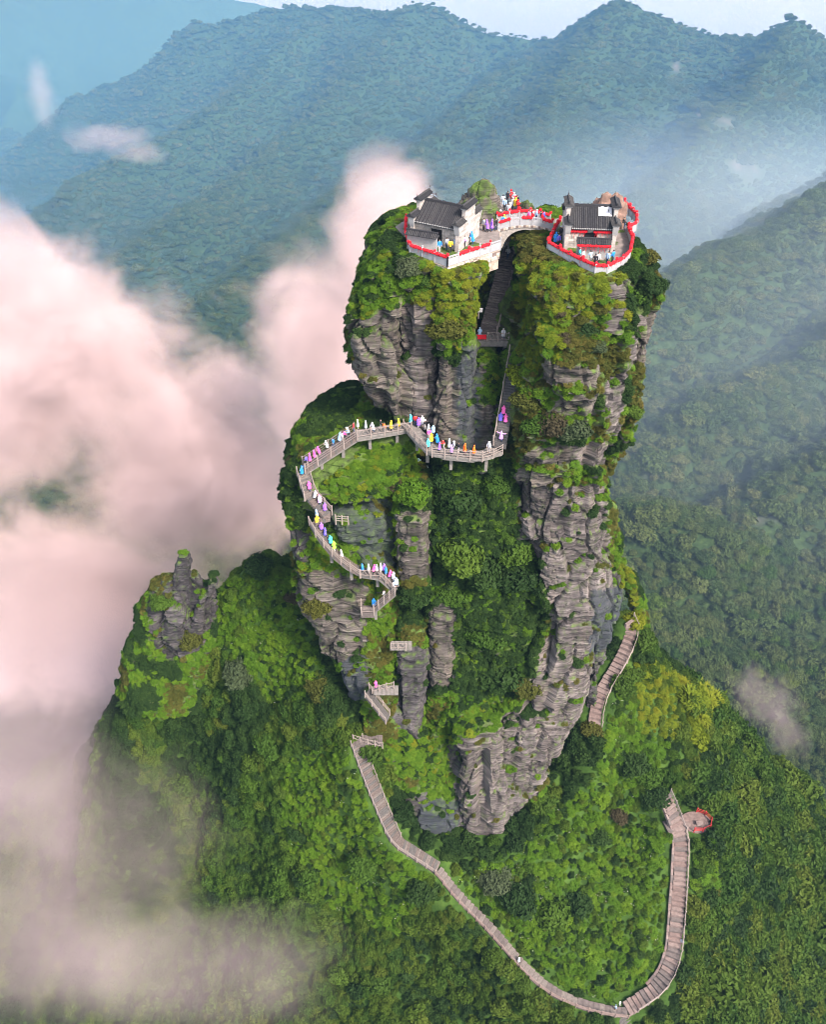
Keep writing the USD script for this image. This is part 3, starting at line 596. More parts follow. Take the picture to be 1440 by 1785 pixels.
for k, wdt in (('garden_path', 1.05), ('stone_path', 1.75), ('high_path', 1.6), ('lower_stair', 1.35), ('upper_stair', 2.6), ('balcony', 1.8), ('shoulder_stair', 1.6), ('turn_stair', 1.4), ('ledge_stair', 1.6), ('hook_stair', 1.4), ('cleft_stair', 1.3)):
    KEEP_CLEAR.append((along(LW[k]), wdt))
KEEP_CLEAR.append((VIEWPT[None] + [[0, 0, 0], [1.5, .3, 0], [-1.5, -.3, 0]], 2.4))
KEEP_CLEAR.append((PZ(np.array([1165, 1185]), np.array([1432, 1420]), np.array([-128.2, -128.2])), 1.6))
_clear = [(cKDTree(a), w) for a, w in KEEP_CLEAR]
_clear3 = cKDTree(np.vstack([a for a, _ in KEEP_CLEAR]))
def clear_of_paths(p, extra=0.0):
    ok = np.ones(len(p), bool)
    for t, w in _clear:
        d, i = t.query(p)
        dz = p[:, 2] - t.data[i][:, 2]
        ok &= ~((np.hypot(*(p - t.data[i])[:, :2].T) < w + extra) & (dz > -2.2 - extra) & (dz < 3.2))
    return ok

def spin_quats(n, tilt, r):
    return quat_axis_z(n, r.uniform(0, 2 * np.pi, len(n)))

# ---------------------------------------------------------------- plants on the rock
ZT = -41.0
A_FRONT = [(707, 415), (715, 441), (780, 463), (872, 433)]
B_FRONT = [(957, 424), (954, 435), (975, 447), (993, 457), (1014, 467), (1037, 477), (1058, 477), (1073, 470), (1084, 464), (1097, 450), (1101, 428)]
A_BACK, B_BACK = [(10.75, 103.2, ZT), (9.0, 107, ZT), (0, 108.5, ZT), (-2.2, 104, ZT)], [(26.8, 104, ZT), (25.5, 108, ZT), (19.5, 108, ZT), (16.9, 105.6, ZT), (16.9, 102.6, ZT)]
def off_terraces(p):
    from shapely.geometry import Polygon
    bad = np.zeros(len(p), bool)
    for fr, bkk in ((A_FRONT, A_BACK), (B_FRONT, B_BACK)):
        poly = np.array(Polygon(np.vstack([PZ(*np.array(fr, float).T, ZT)[:, :2], np.array(bkk)[:, :2]])).buffer(.35).exterior.coords)
        bad |= inside(poly, p[:, 0], p[:, 1]) & (p[:, 2] > -43.2)
    return ~bad
_qx, _qy, _ = project(pts)
ok = clear_of_paths(pts, .25) & off_terraces(pts) & ~(inside([(868, 430), (900, 430), (888, 560), (906, 614), (818, 612), (828, 560)], _qx, _qy) & (pts[:, 1] < 98))
pts, nrm = pts[ok], nrm[ok]
cls = plant_class(pts, r1)
up = nrm * .75 + [0, 0, .65]
kits_b = [bush_mesh(s) for s in (4, 5, 6)]; kits_m = [mound_mesh(s) for s in (1, 2, 3)] + kits_b[:2]
for c, (nm, mat, kits, lab, rng_s, cat) in enumerate([('moss_cover', L_yellow, kits_m, 'yellow green moss and grass cushions covering the ledges of the pinnacle', (.24, .62), 'moss'),
        ('fern_cover', L_green, kits_m, 'bright green ferns and grass growing over the ledges of the pinnacle', (.24, .62), 'ferns'),
        ('grass_cover', L_olive, kits_m, 'olive and straw coloured grass hanging from the rock of the pinnacle', (.22, .58), 'grass'),
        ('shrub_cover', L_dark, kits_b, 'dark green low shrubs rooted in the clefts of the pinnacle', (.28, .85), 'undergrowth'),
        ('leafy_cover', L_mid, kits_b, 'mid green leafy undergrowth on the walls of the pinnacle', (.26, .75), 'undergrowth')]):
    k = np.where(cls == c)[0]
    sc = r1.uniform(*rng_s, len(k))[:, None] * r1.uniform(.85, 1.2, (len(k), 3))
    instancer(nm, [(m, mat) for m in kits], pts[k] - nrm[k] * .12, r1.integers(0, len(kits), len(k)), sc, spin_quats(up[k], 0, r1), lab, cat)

# ---------------------------------------------------------------- undergrowth on the hill
r2 = np.random.default_rng(23)
def in_view(p, mx=120, my=160):
    px, py, d = project(p); return (px > -mx) & (px < 1440 + mx) & (py > -my) & (py < 1785 + my) & (d > 5)
def scatter_land(x0, x1, y0, y1, step, r):
    X, Y = np.meshgrid(np.arange(x0, x1, step), np.arange(y0, y1, step))
    x, y = (X + r.uniform(-.48, .48, X.shape) * step).ravel(), (Y + r.uniform(-.48, .48, X.shape) * step).ravel()
    return np.stack([x, y, land(x, y)], 1)
_lt = cKDTree(np.stack([TX.ravel(), TY.ravel()], 1))
def land_normal(p, e=.7):
    zx = (land(p[:, 0] + e, p[:, 1]) - land(p[:, 0] - e, p[:, 1])) / (2 * e); zy = (land(p[:, 0], p[:, 1] + e) - land(p[:, 0], p[:, 1] - e)) / (2 * e)
    n = np.stack([-zx, -zy, np.ones(len(p))], 1); return n / np.linalg.norm(n, axis=1, keepdims=True)
hp = scatter_land(-135, 105, 38, 165, .72, r2)
hp = hp[in_view(hp)]
hn = land_normal(hp)
for cut in (.62, .45):                                     # steep ground: as many plants per square metre of the slope itself
    st = np.where(hn[:, 2] < cut)[0]
    x = hp[st, 0] + r2.uniform(-.5, .5, len(st)); y = hp[st, 1] + r2.uniform(-.5, .5, len(st))
    e_ = np.stack([x, y, land(x, y)], 1)
    hp = np.vstack([hp, e_]); hn = np.vstack([hn, land_normal(e_)])
see = (hn * -hp / np.linalg.norm(hp, axis=1, keepdims=True)).sum(1) > -.12
hp, hn = hp[see], hn[see]
ok = clear_of_paths(hp, .48) & uncovered(hp, np.tile([0, 0, 1.0], (len(hp), 1)), 4.0, .3)
hp, hn = hp[ok], hn[ok]
px, py, _ = project(hp)
q3 = np.stack([hp[:, 0], hp[:, 1], 0 * hp[:, 0]], 1)
n1, n2 = noise(q3 / 5.5, 31), noise(q3 / 13, 37)
u = r2.random(len(hp))
MEADOW = [[(500, 1330), (600, 1290), (690, 1480), (760, 1520), (700, 1640), (560, 1560), (500, 1450)], [(780, 1530), (900, 1480), (1010, 1380), (1060, 1290), (1120, 1330), (1180, 1480), (1170, 1680), (1080, 1750), (980, 1720), (860, 1600)], [(1030, 1260), (1130, 1180), (1170, 1180), (1200, 1260), (1130, 1350), (1060, 1320)], [(380, 1010), (540, 1000), (560, 1200), (470, 1240), (390, 1140)], [(1200, 1440), (1250, 1450), (1250, 1560), (1200, 1560)]]
RIDGE_Y = [[(1100, 1150), (1160, 1160), (1240, 1220), (1210, 1300), (1120, 1280)]]
mead = np.any([inside(q, px + 24 * (n1 - .5), py + 24 * (n2 - .5)) for q in MEADOW], 0); rid = np.any([inside(q, px, py) for q in RIDGE_Y], 0)
right = px > 1200 + 40 * (n1 - .5)
hc = np.where(n2 + .3 * (u - .5) < .44, 0, np.where(n1 < .52, 1, 2))         # 0 mid, 1 dark, 2 slope
hc = np.where(right, np.where(u < .8, 2, 1), hc)
hc = np.where(mead, np.where(u < .55, 3, np.where(u < .72, 0, np.where(u < .86, 4, 1))), hc)
hc = np.where((~mead) & (px > 500) & (px < 1000) & (py > 1500) & (u < .42), 4, hc)
hc = np.where(rid, np.where(u < .6, 5, 4), hc)
scale = np.where(mead, r2.uniform(.32, .72, len(hp)), r2.uniform(.5, 1.15, len(hp))) * (1 + .60 * right)
scale = np.where(mead, scale * np.exp(r2.normal(0, .22, len(hp))), scale * np.exp(r2.normal(0, .32, len(hp))))
keep = mead | (r2.random(len(hp)) < np.where(right, .34, .55))
kits_c = [crown_mesh(s) for s in (14, 15, 16)]
up = hn * .5 + [0, 0, .6]
for c, (nm, mat, kits, lab, cat) in enumerate([('leafy_undergrowth', L_mid, kits_b, 'mid green leafy undergrowth on the hill below the pinnacle', 'undergrowth'), ('dark_undergrowth', L_dark, kits_b, 'dark green bushes massed on the lower hill', 'undergrowth'),
        ('slope_wood', L_slope, kits_c, 'low dense wood clothing the steep flanks of the hill', 'wood'), ('meadow_ferns', L_green, kits_m, 'bright green ferns and meadow plants around the stone paths', 'ferns'),
        ('bright_undergrowth', leaf('leaf_bright', [(.055, .12, .008), (.095, .17, .012), (.14, .20, .018)]), kits_b, 'fresh yellow green leafy bushes on the hill', 'undergrowth'), ('golden_grass', L_yellow, kits_m, 'golden green grass on the sunlit ridge right of the pinnacle', 'grass')]):
    k = np.where((hc == c) & keep)[0]
    sc = scale[k][:, None] * r2.uniform(.8, 1.2, (len(k), 3)) * [1, 1, 1.25]
    instancer(nm, [(m, mat) for m in kits], hp[k] + [0, 0, .05], r2.integers(0, len(kits), len(k)), sc, spin_quats(up[k], 0, r2), lab, cat)
# small white flowers standing over the meadow
k = np.where(mead & (r2.random(len(hp)) < .16) & (n1 > .35))[0]
fl = join([leaves(r2.normal(0, .22, (4, 3)) * [1, 1, .3], np.tile([0, 0, 1.0], (4, 1)), .115, r2, 1.1)])
instancer('meadow_flowers', [(fl, M_petal)], hp[k] + hn[k] * (.45 * scale[k])[:, None] + [0, 0, .18], np.zeros(len(k)), np.ones((len(k), 3)), spin_quats(up[k], 0, r2), 'tiny white flowers dotted over the green meadow', 'flowers')

# ---------------------------------------------------------------- the forest across the valley
r3 = np.random.default_rng(29)
fp, fs = [], []
for y0, y1, step, sc in ((130, 260, 3.4, 2.5), (260, 480, 4.7, 3.7), (480, 760, 4.5, 3.2), (760, 1100, 5.2, 3.2), (1100, 1800, 6.2, 3.2)):
    hw = y1 * (.9 if y1 < 300 else .62)
    p = scatter_land(-hw, hw, y0, y1, step, r3)
    p = p[in_view(p, 60, 60)]
    n = land_normal(p, 3.0)
    ok = ((n * -p / np.linalg.norm(p, axis=1, keepdims=True)).sum(1) > -.05) & (n[:, 2] > .22)
    if y0 == 130: ok &= (p[:, 1] > 165) | (p[:, 0] > 105)
    ok &= bare_cliff(p) < .35
    p = p[ok]; fp.append(p); fs.append(sc * np.exp(r3.normal(0, .34, len(p))))
fp, fs = np.vstack(fp), np.concatenate(fs)
kits_f = [crown_mesh(s, 480, 8, .15) for s in (21, 22, 23, 24)]
instancer('valley_forest', [(m, L_wood) for m in kits_f], fp - [0, 0, .3], r3.integers(0, 4, len(fp)), fs[:, None] * r3.uniform(.8, 1.15, (len(fp), 3)), quat_axis_z(np.tile([0, 0, 1.0], (len(fp), 1)), r3.uniform(0, 6.28, len(fp))),
          'broadleaf forest covering the mountains across the valley', 'forest')
print('plants', len(pts), len(hp), len(fp))
# ---------------------------------------------------------------- the two summit terraces
def rotz(p, deg, loc=(0, 0, 0)):
    a = math.radians(deg); c, s = math.cos(a), math.sin(a); p = np.asarray(p, float)
    return np.stack([p[..., 0] * c - p[..., 1] * s, p[..., 0] * s + p[..., 1] * c, p[..., 2]], -1) + np.asarray(loc, float)
def box(x0, x1, y0, y1, z0, z1, bev=0.0):
    if bev:
        c = manifold3d.Manifold.cube([x1 - x0, y1 - y0, z1 - z0]).to_mesh()
        pts = []
        for sx in (0, 1):
            for sy in (0, 1):
                for sz in (0, 1):
                    q = np.array([(x0, x1)[sx], (y0, y1)[sy], (z0, z1)[sz]], float); d = np.array([1 - 2 * sx, 1 - 2 * sy, 1 - 2 * sz]) * bev
                    for k in range(3):
                        e = d.copy(); e[k] = 0; pts.append(q + e)
        h = manifold3d.Manifold.hull_points(np.array(pts)).to_mesh()
        return np.array(h.vert_properties[:, :3]), np.array(h.tri_verts)
    b = trimesh.creation.box([x1 - x0, y1 - y0, z1 - z0]); b.apply_translation([(x0 + x1) / 2, (y0 + y1) / 2, (z0 + z1) / 2])
    return np.array(b.vertices), np.array(b.faces)
def prism(poly, z0, z1):
    from shapely.geometry import Polygon
    m = trimesh.creation.extrude_polygon(Polygon(poly), z1 - z0, engine='earcut'); m.apply_translation([0, 0, z0]); return np.array(m.vertices), np.array(m.faces)
def place(m, fn): return fn(np.asarray(m[0])), m[1]
def beam(a, b, w, h, up=(0, 0, 1)):
    """a straight bar from a to b, w wide and h high"""
    a, b = np.asarray(a, float), np.asarray(b, float); t = (b - a) / np.linalg.norm(b - a)
    s = np.cross(t, up); s = s / (np.linalg.norm(s) + 1e-9) * w / 2; u = np.cross(s, t); u = u / np.linalg.norm(u) * h / 2
    v = np.array([p + i * s + j * u for p in (a, b) for i, j in ((-1, -1), (1, -1), (1, 1), (-1, 1))])
    f = np.array([(0, 1, 2), (0, 2, 3), (4, 6, 5), (4, 7, 6), (0, 4, 5), (0, 5, 1), (1, 5, 6), (1, 6, 2), (2, 6, 7), (2, 7, 3), (3, 7, 4), (3, 4, 0)])
    return v, f[:, ::-1]

M_stone = [plain(f'wall_stone_{c}', col, .85, .28, 3.0, .5) for c, col in (('a', (.30, .27, .25)), ('b', (.24, .22, .205)), ('c', (.37, .33, .30)))]
M_mason = plain('terrace_masonry', (.33, .27, .22), .9, .4, 2.2, .6)
M_pave = plain('paving', (.13, .112, .105), .85, .3, 1.6, .4)
M_marble = plain('white_marble', (.25, .25, .265), .6, .10, 2.0, .1)
M_lime = plain('limewash', (.24, .235, .235), .8, .16, 1.2, .2)
M_tile = plain('roof_tile', (.020, .020, .023), .9, .45, 5.0, .3)
M_tile2 = plain('roof_tile_worn', (.036, .035, .036), .9, .45, 5.0, .3)
M_red = plain('red_cloth', (.46, .006, .014), .85, .45, 7.0, .3)
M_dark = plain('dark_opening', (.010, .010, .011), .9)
M_wood = plain('weathered_rail', (.20, .165, .150), .8, .25, 5.0, .2)
M_step = [plain(f'step_{c}', col, .85, .3, 3.0, .4) for c, col in (('grey', (.075, .070, .068)), ('brown', (.095, .076, .069)), ('pale', (.12, .102, .093)))]
M_slab = [plain(f'slab_{c}', col, .85, .3, 2.0, .4) for c, col in (('rose', (.120, .086, .078)), ('grey', (.088, .073, .069)), ('pale', (.135, .102, .093)))]
M_conc = plain('concrete', (.13, .12, .112), .85, .3, 2.5, .3)

def W(pts, z=ZT): return [PZ(a, b, z) for a, b in pts]
def terrace(label, front, back, depth):
    poly = np.array(W(front) + [np.array(b) for b in back])
    c = poly[:, :2].mean(0)
    t = thing('summit_terrace', label, 'terrace', 'stone terraces on the two summits', loc=(c[0], c[1], ZT))
    out = poly[:, :2] - c
    obj('paving', prism(out, -.18, 0.0), M_pave, P(t))
    from shapely.geometry import Polygon
    wide = np.array(Polygon(out).buffer(.10, join_style=2).exterior.coords)[:-1]
    obj('coping', prism(wide, -.24, -.19), M_mason, P(t))
    obj('retaining_wall', prism(out * .985, -depth, -.245), M_mason, P(t))
    # courses of facing stones along the front edges
    r = np.random.default_rng(5)
    for k in range(len(front) - 1):
        a, b = out[k], out[k + 1]; L = np.linalg.norm(b - a); u = (b - a) / L; nn = np.array([u[1], -u[0]])
        if nn @ (a + b) < 0: nn = -nn
        zc = -.25
        while zc > -1.15:
            h = r.uniform(.24, .34); s = r.uniform(0, .3)
            while s < L - .15:
                w = min(r.uniform(.4, .8), L - s)
                p = a + u * s; q = a + u * (s + w - .03); d = r.uniform(.02, .09)
                v = np.array([[*(p - nn * .1), zc - h + .03], [*(q - nn * .1), zc - h + .03], [*(q + nn * d), zc - h + .03], [*(p + nn * d), zc - h + .03], [*(p - nn * .1), zc], [*(q - nn * .1), zc], [*(q + nn * d), zc], [*(p + nn * d), zc]])
                hm = manifold3d.Manifold.hull_points(v).to_mesh()
                obj('stone', (np.array(hm.vert_properties[:, :3]), np.array(hm.tri_verts)), (M_mason, M_stone[2], M_stone[0], M_slab[2])[r.integers(0, 4)], P(t))
                s += w
            zc -= h
    return t
terrace('left summit terrace carrying the temple beside the boulder', A_FRONT, A_BACK, 2.6)
terrace('right summit terrace, its edge thick with red ribbons', B_FRONT, B_BACK, 3.0)

# ---------------------------------------------------------------- balustrades
def ribbon_mesh(a, b, h, r, thick=.185, hang=.36):
    """bundles of red cloth tied along a rail"""
    n = max(2, int(np.linalg.norm(b - a) / .075)); parts = []
    for i in range(n):
        p = a + (b - a) * (i + r.uniform(.1, .9)) / n
        s = trimesh.creation.icosphere(1); s.vertices += r.normal(0, .12, s.vertices.shape)
        s.apply_scale([thick * r.uniform(.7, 1.2), thick * r.uniform(.7, 1.2), thick * r.uniform(.7, 1.15)]); s.apply_translation(p + [0, 0, h + r.uniform(-.05, .05)])
        parts.append((s.vertices, s.faces))
        if r.random() < .6:
            q = p + r.normal(0, .06, 3) * [1, 1, 0] + [0, 0, h]; w = r.uniform(.03, .06); l = hang * r.uniform(.5, 1.5); d = r.normal(0, .05, 2)
            parts.append(beam(q, q + [d[0], d[1], -l], w, w * .5, up=(1, 0, 0)))
    return join(parts)
def balustrade(label, pts, ribbons=1.0, step=1.75, h=1.02, seed=0, slots=False, knots=.75):
    pts = [np.asarray(p, float) for p in pts]; r = np.random.default_rng(seed); o = pts[0]
    t = thing('marble_balustrade', label, 'balustrade', 'white balustrades round the summits', loc=o)
    tp = P(t); posts = []
    for a, b in zip(pts[:-1], pts[1:]):
        L = np.linalg.norm(b - a); n = max(1, round(L / step))
        for i in range(n): posts.append(a + (b - a) * i / n)
    posts.append(pts[-1])
    for p in posts:
        q = p - o
        m = join([box(-.095, .095, -.095, .095, -.25, h + .08, .015), box(-.12, .12, -.12, .12, h + .08, h + .14, .02), place(trimesh_sphere(.095), lambda v: v * [1, 1, 1.35] + [0, 0, h + .26])])
        obj('post', (m[0] + q, m[1]), M_marble, tp)
        if r.random() < ribbons * knots:
            s = trimesh.creation.icosphere(2); s.vertices *= (1 + r.normal(0, .10, (len(s.vertices), 1))); s.apply_scale(np.array([.17, .17, .21]) * r.uniform(.75, 1.2)); s.apply_translation(q + [0, 0, h + .22])
            obj('red_knot', (s.vertices, s.faces), M_red, tp)
    for a, b in zip(posts[:-1], posts[1:]):
        a, b = a - o, b - o; u = (b - a) / np.linalg.norm(b - a)
        e, f = a + u * .10, b - u * .10
        obj('panel', beam(e + [0, 0, .30], f + [0, 0, .30], .09, .86), M_marble, tp)
        obj('handrail', beam(e + [0, 0, .96], f + [0, 0, .96], .15, .11), M_marble, tp)
        for k in (.2, .5, .8): obj('baluster', beam(e + (f - e) * k + [0, 0, .73], e + (f - e) * k + [0, 0, .905], .12, .12, up=(1, 0, 0)), M_marble, tp)
        if r.random() < ribbons: obj('red_ribbons', ribbon_mesh(e, f, .94, r), M_red, tp)
    return t
def trimesh_sphere(rad):
    s = trimesh.creation.icosphere(1, rad); return np.array(s.vertices), np.array(s.faces)
balustrade('white balustrade before the left temple, red ribbons on its left half', W(A_FRONT[1:3]) , 1.0, seed=1)
balustrade('white balustrade running from the left temple corner to the stair head', W(A_FRONT[2:4]), .55, seed=2, knots=.5)
balustrade('short balustrade at the far left edge of the left temple terrace', W([(708, 392), (707, 415), (714, 440)]), 1.0, seed=3)
balustrade('curved white balustrade round the front of the right temple, heaped with red ribbons', W(B_FRONT[1:]), 1.0, seed=4, knots=1)
balustrade('ribbon covered balustrade stepping back along the right side of the right temple', W([(1101, 427), (1094, 408), (1108, 401), (1108, 386), (1096, 374), (1087, 364)]), 1.0, seed=5, knots=1, step=1.5)
balustrade('ribbon covered balustrade between the bridge and the right temple front', W([(975, 397), (966, 410), (955, 434)]), 1.0, seed=6, knots=1, step=1.3)

# ---------------------------------------------------------------- the arched bridge
BX0, BX1, BY0, BY1 = 10.7, 17.0, 102.7, 105.0
bridge = thing('arched_bridge', 'humped stone footbridge joining the two summits over the cleft', 'bridge', loc=((BX0 + BX1) / 2, (BY0 + BY1) / 2, ZT))
bp = P(bridge); hw, hd = (BX1 - BX0) / 2 + .5, (BY1 - BY0) / 2
xs = np.linspace(-hw, hw, 25); deck = .75 * np.cos(xs / hw * np.pi / 2) ** .8
soff = np.where(np.abs(xs) < 2.55, -2.0 + 2.15 * np.sqrt(np.clip(1 - (xs / 2.55) ** 2, 0, 1)), -2.2)
prof = [(x, z) for x, z in zip(xs, deck)] + [(x, z) for x, z in zip(xs[::-1], soff[::-1])]
m = prism(prof, -hd, hd); m = (m[0][:, [0, 2, 1]] * [1, 1, 1], m[1][:, ::-1]); obj('arch', m, M_stone[1], bp)
for y0, y1 in ((-hd - .12, -hd + .14), (hd - .14, hd + .12)):
    for i in range(24):
        z0, z1 = deck[i], deck[i + 1]
        v = np.array([(x, y, z) for x, zz in ((xs[i] + .02, z0), (xs[i + 1] - .02, z1)) for y in (y0, y1) for z in (zz - .26, zz - .012)])
        hm = manifold3d.Manifold.hull_points(v).to_mesh(); obj('edge_stone', (np.array(hm.vert_properties[:, :3]), np.array(hm.tri_verts)), (M_mason, M_stone[2], M_slab[2])[i % 3], bp)
zc = lambda x: ZT + float(np.interp(x - (BX0 + BX1) / 2, xs, deck))
px_ = [10.5, 12.0, 13.2, 14.6, 15.8, 17.1]
balustrade('front parapet of the humped footbridge with red cloth along its crown', [(x, BY0 + .05, zc(x)) for x in px_], .75, step=1.4, seed=7, knots=.8)
balustrade('rear parapet of the humped footbridge, red knots on every post', [(x, BY1 - .05, zc(x)) for x in px_], 1.0, step=1.4, seed=8, knots=1)

# ---------------------------------------------------------------- temples
def tile_cap(w, d, h, r, along='x'):
    """a small ridged tile roof over a wall top, w long, d across"""
    n = max(3, int(w / .19)); parts = [prism([(-d / 2, 0), (d / 2, 0), (d / 2, .05), (0, h), (-d / 2, .05)], -w / 2, w / 2)]
    parts[0] = (parts[0][0][:, [2, 0, 1]], parts[0][1])
    for i in range(n):
        x = -w / 2 + (i + .5) * w / n
        for s in (-1, 1): parts.append(tube([(x, s * .02, h + .01), (x, s * (d / 2 + .03), .07 + r.uniform(-.01, .01))], [.055, .055], 6))
    m = join(parts)
    if along == 'y': m = (m[0][:, [1, 0, 2]] * [-1, 1, 1], m[1])
    return m
def temple(label, cx, cy, rot, wid, dep, eave=2.55, ridge=4.2, seed=0, banner=False, red=False):
    r = np.random.default_rng(seed)
    t = thing('stone_temple', label, 'temple', loc=(cx, cy, ZT), rotz=rot); tp = P(t)
    hw, g = wid / 2, .42
    # walls: front with a doorway, back, and the two stepped gable walls
    obj('wall', join([box(-hw, -.75, 0, .3, 0, eave), box(.75, hw, 0, .3, 0, eave), box(-.75, .75, 0, .3, 2.05, eave), box(-hw, hw, dep - .3, dep, 0, eave)]), M_stone[1], tp, label='front and rear wall of grey stone')
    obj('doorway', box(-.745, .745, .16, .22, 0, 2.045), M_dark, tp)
    for y in (0,):
        z = 0.02
        while z < eave - .12:
            h = min(r.uniform(.28, .36), eave - z); x = -hw + r.uniform(-.2, 0)
            while x < hw:
                w = r.uniform(.5, .95); a, b = max(x, -hw), min(x + w, hw)
                for a, b in ([(a, min(b, -.78)), (max(a, .78), b)] if z < 2.0 else [(a, b)]):
                    if b - a > .12: obj('stone', box(a + .012, b - .012, -r.uniform(.02, .06), .05, z + .012, z + h - .012), M_stone[r.integers(0, 3)], tp)
                x += w
            z += h
    for s in (-1, 1):
        x0, x1 = (hw, hw + g) if s > 0 else (-hw - g, -hw)
        prof = [(-.55, 0), (dep + .55, 0), (dep + .55, eave + .55), (dep - .95, eave + .55), (dep - .95, ridge + .30), (1.05, ridge + .30), (1.05, eave + .55), (-.55, eave + .55)]
        m = prism(prof, x0, x1); obj('gable_wall', (m[0][:, [2, 0, 1]], m[1]), M_stone[0], tp)
        xf, z = (x1 if s > 0 else x0), .03
        while z < ridge + .1:
            h = r.uniform(.30, .40); lo, hi = (-.55, dep + .55) if z + h < eave + .3 else (1.05, dep - .95)
            y = lo + r.uniform(-.3, 0)
            while y < hi:
                w = r.uniform(.55, 1.1); a, b = max(y, lo), min(y + w, hi)
                if b - a > .12:
                    d = r.uniform(.02, .06); obj('stone', box(xf - .06 if s > 0 else xf - d, xf + d if s > 0 else xf + .06, a + .012, b - .012, z + .012, min(z + h, ridge + .26) - .012), M_stone[r.integers(0, 3)], tp)
                y += w
            z += h
        xm = (x0 + x1) / 2
        for ya, yb, zz in ((-1.0, 1.0, eave + .55), (.85, dep - .75, ridge + .30), (dep - 1.0, dep + .8, eave + .55)):
            obj('cornice', box(xm - .40, xm + .40, ya + .12, yb - .12, zz + .002, zz + .16, .03), M_lime, tp)
            m = tile_cap(yb - ya, 1.05, .34, r, 'y'); obj('gable_roof', (m[0] + [xm, (ya + yb) / 2, zz + .163], m[1]), M_tile if r.random() < .6 else M_tile2, tp)
            rb = box(xm - .07, xm + .07, ya - .06, yb + .06, zz + .50, zz + .66, .02); tip = []
            for yy, sg in ((ya, -1), (yb, 1)): tip.append(tube([(xm, yy, zz + .60), (xm, yy + sg * .12, zz + .74), (xm, yy + sg * .16, zz + 1.0)], [.06, .05, .015], 6))
            obj('ridge', join([rb] + tip), M_tile2, tp)
        # flared white bracket blocks at the wall ends
        for yy, sg in ((-.58, -1), (dep + .58, 1)):
            v = [(xm - .34, yy, eave + .54), (xm + .34, yy, eave + .54), (xm - .30, yy, eave - .5), (xm + .30, yy, eave - .5), (xm - .36, yy + sg * .30, eave + .54), (xm + .36, yy + sg * .30, eave + .54), (xm - .26, yy + sg * .10, eave - .2), (xm + .26, yy + sg * .10, eave - .2)]
            hm = manifold3d.Manifold.hull_points(np.array(v)).to_mesh(); obj('bracket', (np.array(hm.vert_properties[:, :3]), np.array(hm.tri_verts)), M_lime, tp)
    # main roof: two slopes of tile rows
    n = int(wid / .215)
    sl = lambda y: eave + (ridge - eave) * (1 - abs(y - dep / 2) / (dep / 2 + .45)) ** 1.12 + .05
    yf = np.linspace(-.42, dep / 2, 8)
    for s in (-1, 1):
        ys = yf if s < 0 else dep - yf
        prof = [(y, sl(y)) for y in ys] + [(y, sl(y) - .12) for y in ys[::-1]]
        m = prism(prof, -hw + .012, hw - .012); obj('roof', (m[0][:, [2, 0, 1]], m[1]), M_tile, tp, label='front roof slope' if s < 0 else 'rear roof slope')
        for i in range(n):
            x = -hw + (i + .5) * wid / n
            j = r.normal(0, .012, 8)
            obj('tile_row', tube([(x + j[k] * .5, y + (0 if k else .0), sl(y) + .035 + j[k] * .6) for k, y in enumerate(ys)], [.068] * 8, 6), M_tile2 if r.random() < .35 else M_tile, tp)
        e = [place(trimesh_sphere(.085), lambda v, x=-hw + (i + .5) * wid / n: v * [1, .4, 1] + [x, ys[0] + s * .02, sl(ys[0]) + .03]) for i in range(n)]
        obj('eave_tiles', join(e), M_lime, tp)
    obj('roof_ridge', box(-hw + .02, hw - .02, dep / 2 - .11, dep / 2 + .11, ridge + .03, ridge + .36, .03), M_tile, tp)
    if red:
        for x0, x1 in ((-hw + .1, -.5), (.4, hw - .2)):
            obj('red_ribbons', ribbon_mesh(np.array([x0, -.12, 0]), np.array([x1, -.12, 0]), eave - .35, r, .17, .5), M_red, tp)
    return t
def on_face(cx, cy, rot, p): return rotz(np.array(p, float), rot, (cx, cy, ZT))
TA = (2.75, 98.1, -28.0); TB = (20.75, 97.1, -5.0)
temple('left temple, grey stone with dark tiled roof and stepped gable walls, beside the mossy boulder', *TA, 5.5, 4.7, seed=41)
temple('right temple, hung with red ribbons under its eaves, a white sheet on its roof', *TB, 5.0, 4.6, seed=42, red=True)
def screen(label, cx, cy, rot, w, h, red):
    r = np.random.default_rng(int(w * 100)); t = thing('screen_wall', label, 'screen wall', 'white screen walls before the temples', loc=(cx, cy, ZT), rotz=rot); tp = P(t)
    obj('wall', box(-w / 2, w / 2, -.16, .16, 0, h, .01), M_lime, tp)
    obj('plinth', box(-w / 2 - .04, w / 2 + .04, -.21, .21, .004, .22, .01), M_stone[1], tp)
    obj('cornice', box(-w / 2 - .05, w / 2 + .05, -.26, .26, h + .002, h + .10, .01), M_lime, tp)
    n = int(w / .2); hh = .42; d = 1.15
    m = prism([(-d / 2, 0), (d / 2, 0), (d / 2, .05), (0, hh), (-d / 2, .05)], -w / 2 - .1, w / 2 + .1); obj('roof', (m[0][:, [2, 0, 1]] + [0, 0, h + .103], m[1]), M_tile, tp)
    for i in range(n):
        x = -w / 2 + (i + .5) * w / n
        for s in (-1, 1): obj('tile_row', tube([(x, s * .03, h + hh + .12), (x, s * (d / 2 + .04), h + .17)], [.06, .06], 6), M_tile2 if r.random() < .4 else M_tile, tp)
    obj('ridge', box(-w / 2 - .16, w / 2 + .16, -.08, .08, h + hh + .13, h + hh + .32, .02), M_tile, tp)
    if red: obj('red_ribbons', ribbon_mesh(np.array([-w / 2, -.5, 0]), np.array([w / 2, -.5, 0]), h - .02, r, .15, .6), M_red, tp)
s1 = on_face(*TA, (-.85, -2.0, 0)); screen('white screen wall with a dark tile cap before the left temple', s1[0], s1[1], TA[2] + 6, 3.7, 1.75, False)
